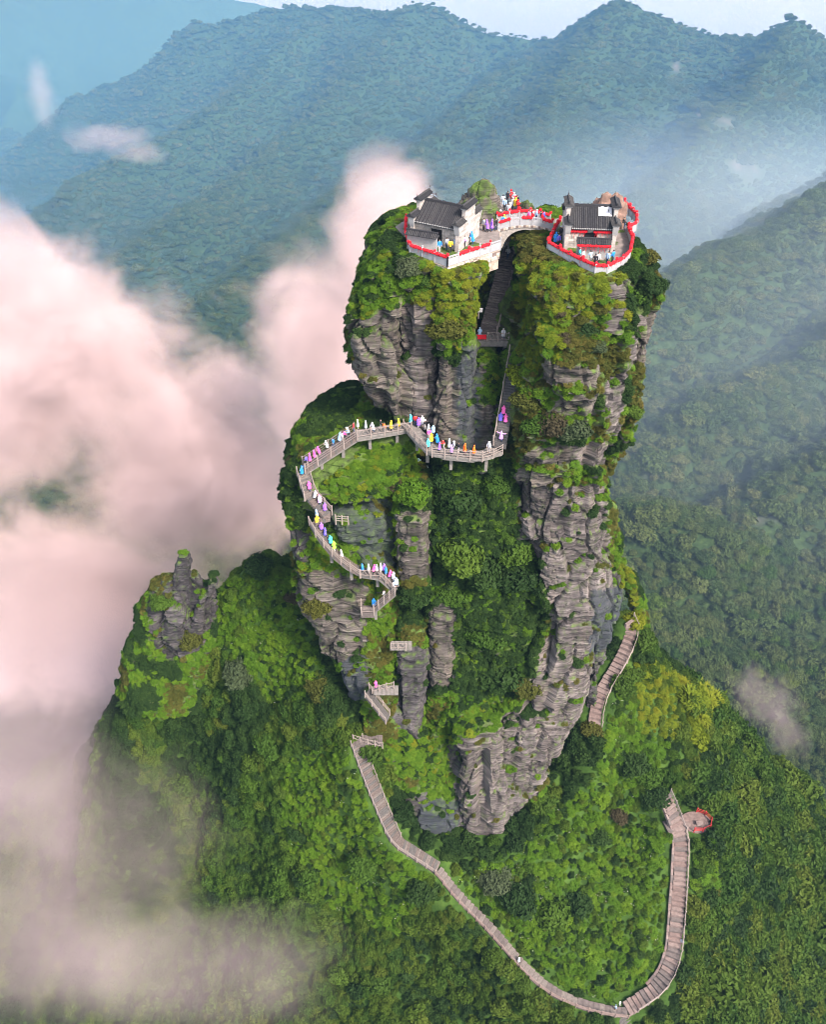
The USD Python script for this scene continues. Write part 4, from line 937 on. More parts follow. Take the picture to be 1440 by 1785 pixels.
s2 = on_face(*TB, (.15, -2.9, 0)); screen('white screen wall before the right temple, red ribbons hanging from its cap', s2[0], s2[1], TB[2], 3.7, 1.9, True)
# white sheet weighed down on the right roof, near the ridge
sx = np.linspace(.75, 2.3, 9); sy = np.linspace(1.15, 2.2, 7)
SX, SY = np.meshgrid(sx, sy, indexing='ij')
SZ = 2.55 + 1.65 * (1 - np.abs(SY - 2.3) / 2.75) ** 1.12 + .17 + .05 * np.sin(SX * 9) * np.cos(SY * 7)
v, f = grid_mesh(SX, SY, SZ); v2 = v - [0, 0, .02]
t = obj('white_sheet', (rotz(np.vstack([v, v2]), TB[2], (TB[0], TB[1], ZT)), np.vstack([f[:, ::-1], f + len(v)])), plain('sheet', (.48, .47, .50), .8, .08, 3.0), label='white plastic sheet lying on the right temple roof near the ridge', cat='sheet')

# boulders on the summits
def boulder(label, c, r3, seed, mat, name='mossy_boulder'):
    s = trimesh.creation.icosphere(4); q = s.vertices * 2.2 + seed * 9
    s.vertices *= (1 + .62 * (fbm(q * .8, 4, seed) - .5))[:, None]; s.vertices[:, :2] *= (1 + .10 * (noise(s.vertices * [.6, .6, 7] + seed, 3) - .5))[:, None]
    bv, bj = blocks(s.vertices * [1.6, 1.6, 2.6] + seed * 5, seed); s.vertices *= (1 + .22 * (bv - .5) - .12 * np.clip((.1 - bj) / .1, 0, 1))[:, None]
    s.apply_scale(r3); s.apply_translation(c)
    m = obj(name, (s.vertices, s.faces), mat, smooth=40, label=label, cat='boulder')
    g = np.clip((s.vertex_normals[:, 2] + .25) * 1.4, 0, 1) * (noise(s.vertices * .9, 5) > .56)
    vv, _, _ = meshkit.arrays((np.array(s.vertices), np.array(s.faces)), 40); _, at = cKDTree(s.vertices).query(vv)
    UsdGeom.PrimvarsAPI(m).CreatePrimvar('tone', Sdf.ValueTypeNames.Color3fArray, 'vertex').Set(Vt.Vec3fArray.FromNumpy(np.ones((len(vv), 3), np.float32)))
    UsdGeom.PrimvarsAPI(m).CreatePrimvar('veg', Sdf.ValueTypeNames.FloatArray, 'vertex').Set(Vt.FloatArray.FromNumpy(g[at].astype(np.float32)))
    return s
bo = boulder('brown mossy boulder rising behind the left temple', (8.5, 106.4, -40.8), (2.8, 2.3, 4.5), 3, M_rock)
boulder('reddish boulder showing above the right temple roof', (24.0, 104.4, -40.2), (2.4, 1.5, 3.2), 4, plain('red_rock', (.15, .095, .075), .85, .4, 1.5, .6), 'reddish_boulder')
boulder('small rock under the rear parapet of the footbridge', (14.4, 107.0, -41.4), (1.3, 1.1, 2.4), 6, M_rock)
# path behind the boulder with its red rails
bk = [(11.6, 105.2, -41.0), (12.2, 108.0, -41.0), (12.0, 110.5, -40.9), (11.7, 112.8, -40.8)]
bw = thing('summit_path', 'paved path climbing away behind the boulder to the left of the bridge', 'path', kind='structure')
for i, p in enumerate(along(np.array(bk, float), .8)[:-1]):
    obj('slab', box(p[0] - 1.25, p[0] + 1.25, p[1], p[1] + .78, p[2] - 2.5, p[2]), M_pave, P(bw))
balustrade('steep red painted rail climbing beside the path behind the boulder', [(13.0, 105.3, -41.0), (13.6, 108.2, -41.0), (13.3, 110.6, -40.9), (12.9, 112.8, -40.8)], 1.0, step=1.6, seed=9, knots=1)
# ---------------------------------------------------------------- walkways, stairs and their railings
def frame(w):
    t = np.gradient(w, axis=0); t[:, 2] = 0; t /= np.linalg.norm(t, axis=1, keepdims=True) + 1e-9
    return t, np.stack([t[:, 1], -t[:, 0], 0 * t[:, 0]], 1)            # along, to the right of travel
def resample(w, step):
    d = np.r_[0, np.cumsum(np.linalg.norm(np.diff(w, axis=0), axis=1))]
    n = max(1, int(round(d[-1] / step))); s = np.linspace(0, d[-1], n + 1)
    return np.stack([np.interp(s, d, w[:, i]) for i in range(3)], 1)
def smooth_line(w, k=2):
    w = np.asarray(w, float)
    for _ in range(k):
        q = np.empty((2 * len(w) - 2, 3)); q[0::2] = .75 * w[:-1] + .25 * w[1:]; q[1::2] = .25 * w[:-1] + .75 * w[1:]
        w = np.vstack([w[:1], q, w[-1:]])
    return w
def walkway(name, label, cat, w, width, tread, mats, part, seed, thick=.22, under=None, uneven=.0, group=None):
    """treads or slabs laid one by one along the middle line w"""
    r = np.random.default_rng(seed); p = resample(w, tread); o = p[len(p) // 2]
    t = thing(name, label, cat, group, loc=o)
    tt, nn = frame(p)
    for i in range(len(p) - 1):
        a, b = p[i] - o, p[i + 1] - o; z = max(a[2], b[2]) if abs(a[2] - b[2]) > .02 else a[2]
        k = .5 * width * (1 + r.uniform(-uneven, uneven)); g = .025
        j = r.uniform(-uneven, uneven) * .25
        q = np.array([a - nn[i] * k, a + nn[i] * k, b + nn[i + 1] * k, b - nn[i + 1] * k]); d = (b - a); d[2] = 0; d = d / (np.linalg.norm(d) + 1e-9)
        q[:2] += d * g * .5; q[2:] -= d * g * .5
        lo = min(a[2], b[2]) - thick
        v = np.vstack([q * [1, 1, 0] + [0, 0, lo], (q * [1, 1, 0] + [0, 0, z + j * .2 - .02]), (q + (q.mean(0) - q) * .03) * [1, 1, 0] + [0, 0, z + j * .2]])
        hm = manifold3d.Manifold.hull_points(v).to_mesh()
        obj(part, (np.array(hm.vert_properties[:, :3]), np.array(hm.tri_verts)), mats[r.integers(0, len(mats))], P(t))
    if under is not None:
        for s in (-1, 1):
            e = p - o + nn * s * (width / 2 - .12) - [0, 0, thick + .16]
            for i in range(len(p) - 1)[::1]:
                pass
            m = [beam(e[i], e[min(i + max(1, len(e) // 6), len(e) - 1)], .16, .28) for i in range(0, len(e) - 1, max(1, len(e) // 6))]
            for q in m: obj('girder', q, M_conc, P(t))
        for f in under:
            q = p[int(f * (len(p) - 1))] - o
            obj('pier', box(q[0] - .2, q[0] + .2, q[1] - .2, q[1] + .2, q[2] - 2.6, q[2] - thick - .31, .02), M_conc, P(t))
    return t
def railing(label, w, side, off, seed, step=1.9, h=1.08, style='bars', mat=None, post=None, group='weathered railings along the cliff walkways'):
    """posts and rails cast like branches, along one side of a walkway"""
    mat = mat or M_wood; r = np.random.default_rng(seed)
    w = resample(w, .25); _, nn = frame(w); line = w + nn * side * off
    d = np.r_[0, np.cumsum(np.linalg.norm(np.diff(line, axis=0), axis=1))]; n = max(1, round(d[-1] / step))
    s = np.linspace(0, d[-1], n + 1); p = np.stack([np.interp(s, d, line[:, i]) for i in range(3)], 1); o = p[0]
    t = thing('walkway_railing', label, 'railing', group, loc=o); tp = P(t)
    for q in p - o:
        j = r.normal(0, .02, 3)
        obj('post', join([tube([q + [0, 0, -.35], q + j + [0, 0, h * .6], q + j * 1.5 + [0, 0, h + .12]], [.095, .09, .085], 7), place(trimesh_sphere(.095), lambda v, q=q, j=j: v * [1, 1, .6] + q + j * 1.5 + [0, 0, h + .12])]), post or mat, tp)
    for a, b in zip(p[:-1] - o, p[1:] - o):
        hs = (.98, .64, .30) if style == 'bars' else (.98, .22)
        for f in hs:
            m = (a + b) / 2 + [0, 0, f * h + r.normal(0, .03)]
            obj('rail', tube([a + [0, 0, f * h], m, b + [0, 0, f * h + r.normal(0, .02)]], [.045, .042, .045], 6), mat, tp)
        if style == 'branches':
            for k in range(3):
                u0, u1 = sorted(r.uniform(0, 1, 2)); u0, u1 = k / 3 + r.uniform(0, .1), min(1, k / 3 + r.uniform(.3, .5))
                za, zb = (.22, .98) if r.random() < .5 else (.98, .22)
                e, f = a + (b - a) * u0 + [0, 0, za * h], a + (b - a) * u1 + [0, 0, zb * h]
                obj('branch', tube([e, (e + f) / 2 + [0, 0, r.normal(0, .09)] + (b - a) * r.normal(0, .05), f], [.036, .034, .03], 5), mat, tp)
    return t
GS = 'stone stairways and paths of the pinnacle'
us = LW['upper_stair']
walkway('stone_stairway', 'long straight stone stair rising through the cleft to the footbridge', 'stairway', us[::-1], 2.3, .36, [M_slab[1], M_step[2]], 'step', 1, thick=.5, under=[])
uq = us + [0, 0, .02]
railing('handrail of the long stair below the footbridge, on its cleft side', us, -1, 1.2, 2, 1.8, style='bars')
lp = us[-1]
plat = thing('cleft_platform', 'concrete landing jutting from the cleft at the foot of the long stair', 'landing', loc=lp)
for i, x in enumerate(np.arange(-1.6, 2.6, .84)): obj('deck_slab', box(x, x + .815, -1.6, .1, -.35, 0, .02), M_conc, P(plat))
obj('edge_beam', box(-1.62, 2.62, -1.86, -1.603, -.75, -.02, .02), M_conc, P(plat))
for x in (-1.2, 2.2): obj('bracket', join([beam((x, -1.7, -.8), (x, .6, -2.6), .25, .3)]), M_conc, P(plat))
railing('branch patterned railing across the front of the cleft landing', np.array([lp + [-.2, -1.72, 0], lp + [2.6, -1.72, 0]]), 0, 0, 3, 1.4, style='branches')
obj('red_banner', beam(lp + [-1.6, -1.74, .55], lp + [-.3, -1.74, .55], .04, .62), M_red, label='small red banner hung on the cleft landing beside the railing', cat='banner')
sgn = thing('notice_board', 'small blank white notice board beside the long stair in the cleft', 'notice board', loc=PY(835, 541, 96.6))
obj('panel', box(-.45, .45, -.03, .03, -.28, .28, .01), M_marble, P(sgn)); obj('post', box(-.05, .05, .035, .12, -1.2, .2), M_wood, P(sgn))
walkway('stone_stairway', 'dark steep stair squeezed between mossy pillar and right rock face', 'stairway', LW['cleft_stair'][::-1], 1.5, .33, [M_step[0]], 'step', 4, thick=.6)
railing('handrail on the left of the dark steep stair in the cleft', LW['cleft_stair'], 1, .85, 5, 2.2)
bal = LW['balcony']
walkway('balcony_walkway', 'concrete balcony walkway crowded with visitors under the left cliff', 'walkway', bal, 1.9, .9, [M_conc], 'deck_slab', 6, thick=.28, under=[.12, .30, .46, .62, .78, .93], group=None)
railing('branch patterned railing along the left half of the crowded balcony', bal[2:][::1] if False else bal[3:], -1, .9, 7, 1.85, style='branches')
railing('railing along the right half of the crowded balcony above the green gully', bal[:3], -1, .9, 8, 1.7, style='bars')
railing('railing along the slanting middle piece of the crowded balcony', bal[2:4], -1, .9, 9, 1.7, style='bars')
sh = LW['shoulder_stair']
walkway('stone_stairway', 'stair slanting down the left shoulder from the crowded balcony', 'stairway', sh, 1.7, .34, M_step[:2], 'step', 10, thick=.4, under=[.25, .7])
railing('front railing of the stair slanting down the left shoulder', sh, -1, .85, 11)
railing('rear railing of the stair slanting down the left shoulder', sh, 1, .85, 12)
tu = LW['turn_stair']
walkway('stone_stairway', 'short flight at the outermost left corner of the shoulder', 'stairway', tu, 1.7, .33, M_step, 'step', 13, thick=.4)
railing('left railing of the flight at the outermost corner', tu, 1, .85, 14, 1.5)
railing('right railing of the flight at the outermost corner', np.vstack([tu, LW['ledge_stair'][1:2]]), -1, .8, 15, 1.5)
le = LW['ledge_stair']
walkway('stone_stairway', 'long stair curving along the dark wet ledge of the shoulder', 'stairway', smooth_line(le[2:], 1), 1.5, .36, M_step[:2], 'step', 16, thick=.4, under=[.3, .55, .8])
walkway('stone_stairway', 'short hairpin landing between the corner flight and ledge stair', 'stairway', le[:3], 1.3, .36, M_step[:2], 'step', 17, thick=.35)
railing('outer railing of the long curving ledge stair', smooth_line(le[2:6], 1), 1, .8, 18, 1.8)
railing('arched railing in front of the visitors on the lower ledge', le[5:], 1, .8, 19, 1.3, style='branches')
railing('little railing at the hairpin landing, left of its support post', np.array([le[1] + [1.0, -.5, -.6], le[1] + [2.6, -.3, -.9]]), 0, 0, 20, .8)
hk = LW['hook_stair']
walkway('stone_stairway', 'hooked short stair below the lower ledge, beside the dark shrub', 'stairway', hk, 1.5, .34, M_step[:2], 'step', 21, thick=.45, under=[.95])
railing('railing of the hooked short stair below the lower ledge', hk, -1, .75, 22, 1.25)
hkp = hk[-1]
hb = thing('stair_landing', 'little square landing where the hooked stair turns back', 'landing', loc=hkp + [-.9, -.3, -.2]); 
for x in (-.9, -.28, .34): obj('deck_slab', box(x, x + .6, -.7, .8, -.9, 0, .02), M_slab[1], P(hb))
railing('railing round the little square landing', np.array([hkp + [-1.8, .6, -.2], hkp + [-1.8, -1.0, -.2], hkp + [0, -1.0, -.2]]), 0, 0, 23, 1.6)
def spot_railing(label, pix, zs, seed, style='branches', step=1.2):
    return railing(label, np.array([PZ(a, b, z) for (a, b), z in zip(pix, zs)]), 0, 0, seed, step, style=style)
g1 = PZ(700, 1128, -92.6); b1 = thing('gallery_deck', 'short footbridge deck across the dark cleft low on the pinnacle', 'footbridge', loc=g1)
for x in np.arange(-1.5, 1.5, .6): obj('deck_slab', box(x, x + .57, -.4, 1.2, -.25, 0, .02), M_conc, P(b1))
spot_railing('small railing across the dark cleft low on the pinnacle', [(681, 1130), (707, 1131)], (-92.6, -92.6), 24)
g2 = thing('gallery_deck', 'narrow gallery under the overhang where one pink visitor stands', 'footbridge', loc=PZ(672, 1205, -99.2))
for x in np.arange(-1.7, 1.8, .6): obj('deck_slab', box(x, x + .57, -.5, 1.1, -.25, 0, .02), M_conc, P(g2))
spot_railing('pale railing of the narrow gallery under the overhang', [(649, 1206), (686, 1197)], (-99.2, -98.6), 25)
z2 = np.array([PZ(640, 1206, -99.8), PZ(676, 1252, -104.6)])
walkway('stone_stairway', 'dark flight going down from the narrow gallery into the gully', 'stairway', z2, 1.4, .33, [M_step[0]], 'step', 26, thick=.5)
railing('left railing of the dark flight below the narrow gallery', z2, 1, .8, 27, 1.7)
railing('right railing of the dark flight below the narrow gallery', z2, -1, .8, 28, 1.7)
spot_railing('pale railing of the terrace where the long lower stair begins', [(667, 1302), (640, 1296), (616, 1288)], (-110.8, -110.5, -110.3), 29)
g3 = thing('stair_landing', 'landing at the head of the long lower stair', 'landing', loc=PZ(636, 1294, -110.5))
for x in np.arange(-2.2, 2.4, .7): obj('deck_slab', box(x, x + .67, -.3, 1.4, -.6, 0, .02), M_slab[1], P(g3))
lo = LW['lower_stair']
walkway('stone_stairway', 'long lower stair running down the left foot of the pinnacle', 'stairway', smooth_line(lo, 1), 2.0, .40, M_step, 'step', 30, thick=.6)
railing('outer railing of the long lower stair, facing the green slope', smooth_line(lo, 1), 1, 1.05, 31, 1.9)
railing('inner railing of the long lower stair, against the rock', smooth_line(lo[:4], 1), -1, 1.05, 32, 1.9)
ga = smooth_line(LW['garden_path'], 1)
walkway('stone_path', 'narrow grey path curving across the meadow from the lower stair', 'path', ga, 1.5, .9, [M_slab[1], M_step[2]], 'slab', 33, thick=.35, uneven=.06)
railing('long railing of the narrow path across the meadow', ga, 1, .80, 34, 2.1, mat=plain('rail_rosy', (.18, .13, .115), .85, .25, 3.0, .3))
sp = smooth_line(LW['stone_path'], 1)
walkway('stone_path', 'broad reddish stone stairway climbing the right side of the meadow', 'path', sp[3:], 2.15, .80, M_slab, 'slab', 35, thick=.55, uneven=.07)
walkway('stone_stairway', 'few grey steps leaving the picture at the foot of the meadow', 'stairway', np.vstack([sp[2:3] + [0, 0, -.1], sp[0] + [.2, 0, -.9]]), 2.4, .5, [M_step[0]], 'step', 36, thick=.5)
for k, (i0, i1) in enumerate(((4, 12), (12, 20), (20, len(sp)))):
    railing(('lower', 'middle', 'upper')[k] + ' stretch of the railing on the outer side of the broad stone stairway', sp[i0:i1 + 1], 1, 1.18, 37 + k, 2.0)
kb = resample(sp[6:], 1.1); _, kn = frame(kb)
kt = thing('path_kerb', 'rough reddish stone kerb edging the meadow side of the broad stairway', 'kerb', loc=kb[0])
for i in range(len(kb) - 1):
    a, b = kb[i] - kb[0] - kn[i] * 1.32, kb[i + 1] - kb[0] - kn[i + 1] * 1.32
    obj('kerb_stone', beam(a + (b - a) * .03 + [0, 0, rng.uniform(-.05, .08)], b - (b - a) * .03 + [0, 0, rng.uniform(-.05, .08)], rng.uniform(.3, .45), .5), M_slab[i % 3], P(kt))
# lookout
vp = thing('lookout_terrace', 'small paved lookout with a red rail beside the broad stairway', 'terrace', loc=VIEWPT)
ang = np.linspace(0, 2 * np.pi, 15)[:-1]; ring = np.stack([2.6 * np.cos(ang), 1.9 * np.sin(ang)], 1)
obj('paving', prism(ring, -.3, 0), M_slab[0], P(vp)); obj('retaining_wall', prism(ring * .97, -2.4, -.303), M_mason, P(vp))
L3 = np.array([[2.5 * math.cos(a), 1.8 * math.sin(a), 0] for a in np.linspace(-1.9, 1.4, 9)]) + VIEWPT
railing('bright red railing curving round the small lookout', L3, 0, 0, 41, 1.3, mat=plain('red_rail', (.30, .02, .02), .7, .2))
fk = walkway('stone_path', 'paved fork joining the broad stairway and the small lookout', 'path', np.array([PZ(1160, 1440, -128.6), PZ(1192, 1436, -129.2), VIEWPT + [-1.9, 0, .03]]), 2.0, .9, M_slab, 'slab', 42, thick=.5)
hi = smooth_line(LW['high_path'], 1)
walkway('stone_path', 'rose coloured path curving up beneath the right flank of the pinnacle', 'path', hi, 1.9, .85, M_slab[:1] + M_slab[2:], 'slab', 43, thick=.9, uneven=.05)
railing('dark railing on the outer side of the rose coloured path', hi, 1, 1.2, 44, 2.0)
bin_ = thing('litter_bin', 'dark blue grey litter bin standing on the broad stone stairway', 'litter bin', loc=PZ(1179, 1644, -142.2) + [.75, 0, 0])
obj('body', box(-.28, .28, -.25, .25, 0, .92, .04), plain('bin_paint', (.06, .075, .10), .5, .1), P(bin_)); obj('lid', box(-.32, .32, -.29, .29, .923, 1.02, .04), plain('bin_lid', (.11, .13, .16), .5, .1), P(bin_))
tb = thing('stone_table', 'pale stone slab table on the small red railed lookout', 'table', loc=VIEWPT + [.3, -.5, .0])
obj('top', box(-.55, .55, -.35, .35, .5, .62, .02), M_slab[2], P(tb)); obj('base', box(-.3, .3, -.2, .2, 0, .497, .02), M_stone[1], P(tb))
# ---------------------------------------------------------------- people
def hull_limb(chain):
    """tapered limb through (point, radius) joints"""
    parts = []
    for (a, ra), (b, rb) in zip(chain[:-1], chain[1:]):
        pts = []
        for c, r in ((a, ra), (b, rb)):
            s = trimesh.creation.icosphere(1, r); pts.append(s.vertices + np.asarray(c, float))
        parts.append(manifold3d.Manifold.hull_points(np.vstack(pts)))
    m = parts[0]
    for p in parts[1:]: m = m + p
    return m
def ell(c, r, sub=2):
    s = trimesh.creation.icosphere(sub); return manifold3d.Manifold.hull_points(s.vertices * np.asarray(r, float) + np.asarray(c, float))
def out(m):
    k = m.to_mesh(); return np.array(k.vert_properties[:, :3]), np.array(k.tri_verts)
POSES = {
 'standing': dict(hip=.90, legs=((.09, .02, .48), (.095, .0, .08), (-.09, .0, .48), (-.10, -.01, .08)), arms=((.25, .02, 1.12), (.27, .12, .88), (-.25, .0, 1.12), (-.26, .10, .88)), lean=.0),
 'walking': dict(hip=.89, legs=((.09, .14, .50), (.09, .16, .08), (-.09, .03, .47), (-.09, -.22, .12)), arms=((.25, -.08, 1.14), (.26, -.02, .92), (-.25, .08, 1.13), (-.23, .22, .96)), lean=.06),
 'leaning': dict(hip=.89, legs=((.10, .03, .47), (.11, -.02, .08), (-.10, .06, .47), (-.11, .0, .08)), arms=((.24, .20, 1.14), (.16, .42, 1.08), (-.24, .20, 1.14), (-.16, .42, 1.06)), lean=.16),
 'open_arms': dict(hip=.90, legs=((.10, .02, .48), (.13, .0, .08), (-.10, .06, .48), (-.12, .10, .08)), arms=((.40, .05, 1.30), (.62, .12, 1.34), (-.40, .05, 1.30), (-.62, .12, 1.34)), lean=.03)}
SKIN = MAT('skin', {'p': ('principled_bsdf', {'base_color': (.48, .29, .20), 'roughness': .6})}, [])
HAIR = MAT('hair_black', {'p': ('principled_bsdf', {'base_color': (.012, .010, .009), 'roughness': .5})}, [])
def cloth(name, c): return plain('cloth_' + name, c, .55, .12, 9.0, .2)
COAT = {'blue': (.02, .19, .52), 'cyan': (.06, .42, .55), 'pink': (.62, .10, .34), 'purple': (.22, .10, .48), 'violet': (.12, .10, .50), 'yellow': (.66, .46, .03), 'white': (.42, .42, .45), 'pale blue': (.26, .38, .54), 'orange': (.72, .13, .015), 'red': (.5, .03, .03), 'black': (.014, .014, .018), 'grey': (.30, .33, .37), 'green': (.25, .62, .06), 'lilac': (.48, .28, .58)}
COATM = {k: cloth(k.replace(' ', '_'), v) for k, v in COAT.items()}
TROUS = [cloth('jeans', (.03, .05, .10)), cloth('dark', (.02, .02, .024)), cloth('light', (.32, .30, .30))]
M_eye = MAT('eye', {'p': ('principled_bsdf', {'base_color': (.01, .01, .01), 'roughness': .2})}, [])
def body_parts(pose):
    q = POSES[pose]; h = q['hip']; ln = q['lean']
    sh, nk, hd = (0, ln, 1.36), (0, ln * 1.05, 1.44), np.array((0, ln * 1.25 + .01, 1.56))
    torso = hull_limb([((0, 0, h), .125), ((0, ln * .5, 1.10), .115), (sh, .13)]) + manifold3d.Manifold.hull_points(np.vstack([trimesh.creation.icosphere(1, .06).vertices + [s * .155, ln, 1.34] for s in (-1, 1)] + [trimesh.creation.icosphere(1, .09).vertices + [0, ln * .7, 1.18]]))
    head = hull_limb([(nk, .055), (tuple(hd - [0, 0, .05]), .06)]) + ell(hd, (.078, .095, .112)) + ell(hd + [0, .096, -.012], (.013, .022, .022), 1) + ell(hd + [0, .088, -.055], (.028, .012, .009), 1) + ell(hd + [.08, 0, -.005], (.012, .022, .03), 1) + ell(hd + [-.08, 0, -.005], (.012, .022, .03), 1)
    L, A = q['legs'], q['arms']
    legs = arms = sleeves = trou = None
    for s, kn, an in ((1, L[0], L[1]), (-1, L[2], L[3])):
        hip = (s * .085, 0, h)
        l = hull_limb([(hip, .092), (kn, .062), (an, .042)]) + hull_limb([(an, .045), ((an[0], an[1] + .13, an[2] - .045), .036)])
        t = hull_limb([(hip, .108), (kn, .078), ((an[0], an[1], an[2] + .03), .064)])
        legs = l if legs is None else legs + l; trou = t if trou is None else trou + t
    trou = trou + hull_limb([((-.08, 0, h), .115), ((.08, 0, h), .115)])
    shoes = None
    for an in (L[1], L[3]):
        t = hull_limb([((an[0], an[1] - .03, an[2] - .035), .048), ((an[0], an[1] + .14, an[2] - .045), .040)]); shoes = t if shoes is None else shoes + t
    hands = None
    for s, el, wr in ((1, A[0], A[1]), (-1, A[2], A[3])):
        shd = (s * .19, ln, 1.33); w = np.array(wr); e = np.array(el); d = (w - e) / np.linalg.norm(w - e)
        a = hull_limb([(shd, .058), (el, .043), (wr, .030)])
        side = np.cross(d, [0, 0, 1.0]) if abs(d[2]) < .9 else np.array([0, 1.0, 0]); side /= np.linalg.norm(side); nrm_ = np.cross(side, d)
        palm = hull_limb([(tuple(w), .028), (tuple(w + d * .08), .030)])
        for k, (o, l) in enumerate(((-.026, .060), (-.009, .072), (.009, .068), (.026, .052))):
            b = w + d * .085 + side * o; m1 = b + d * l * .55 + nrm_ * .008; m2 = b + d * l * .9 + nrm_ * .03
            palm = palm + hull_limb([(tuple(b), .009), (tuple(m1), .0085), (tuple(m2), .0075)])
        palm = palm + hull_limb([(tuple(w + d * .03 - side * .028), .011), (tuple(w + d * .07 - side * .055), .010), (tuple(w + d * .10 - side * .058 + nrm_ * .015), .009)])
        arms = a + palm if arms is None else arms + a + palm
        sl = hull_limb([(shd, .085), (el, .068), (tuple(w - d * .03), .058)]); sleeves = sl if sleeves is None else sleeves + sl
    body = torso + head + legs + arms
    eyes = ell(hd + [.032, .086, .012], (.011, .008, .007), 1) + ell(hd + [-.032, .086, .012], (.011, .008, .007), 1)
    top = hull_limb([((0, 0, h - .04), .15), ((0, ln * .5, 1.10), .142), ((0, ln, 1.33), .155)]) + sleeves + manifold3d.Manifold.hull_points(np.vstack([trimesh.creation.icosphere(1, .085).vertices + [s * .15, ln, 1.335] for s in (-1, 1)] + [trimesh.creation.icosphere(1, .12).vertices + [0, ln * .7, 1.16]]))
    cape = [(0, 0, .42), (0, 0, h)]
    skirt = manifold3d.Manifold.hull_points(np.vstack([np.stack([.30 * np.cos(np.linspace(0, 6.28, 17)), .24 * np.sin(np.linspace(0, 6.28, 17)), np.full(17, .52)], 1), np.stack([.19 * np.cos(np.linspace(0, 6.28, 17)), .16 * np.sin(np.linspace(0, 6.28, 17)) + ln * .5, np.full(17, 1.15)], 1)]))
    coat = top + skirt
    hood = ell(hd + [0, -.022, .018], (.112, .118, .138)) - ell(hd + [0, .10, -.01], (.082, .09, .108)) + hull_limb([(tuple(nk), .085), (tuple(hd - [0, .03, .08]), .095)])
    hair = (ell(hd + [0, -.014, .022], (.092, .104, .112)) - ell(hd + [0, .095, -.045], (.085, .085, .10)))
    hat = ell(hd + [0, 0, .075], (.10, .11, .075)) + ell(hd + [0, 0, .06], (.17, .18, .018))
    return {k: out(v) for k, v in dict(body=body, eyes=eyes, top=top, coat=coat, hood=hood, hair=hair, hat=hat, trousers=trou, shoes=shoes).items()}
BODY = {p: body_parts(p) for p in POSES}
def person_kit(pose, colour, dress, leg):
    k = kit('person'); b = BODY[pose]
    put = lambda n, key, m: usdkit.mesh(stage, f'{k}/{n}', b[key], m, smooth=50)
    put('body', 'body', SKIN); put('eyes', 'eyes', M_eye); put('trousers', 'trousers', TROUS[leg]); put('shoes', 'shoes', TROUS[1])
    if dress == 'raincoat': put('raincoat', 'coat', COATM[colour]); put('hood', 'hood', COATM[colour])
    else:
        put('shirt', 'top', COATM[colour]); put('hair', 'hair', HAIR)
        if dress == 'hat': put('sun_hat', 'hat', COATM['white'])
    return k
KITP = {}
SAMP = {k: along(v, .15) for k, v in LW.items()}
SAMP['summit_path'] = along(np.array(bk, float), .15)
SAMP['bridge'] = np.array([[x, 103.8, zc(x)] for x in np.linspace(10.6, 17.1, 40)])
_sk = np.vstack(list(SAMP.values())); _sx, _sy, _ = project(_sk)
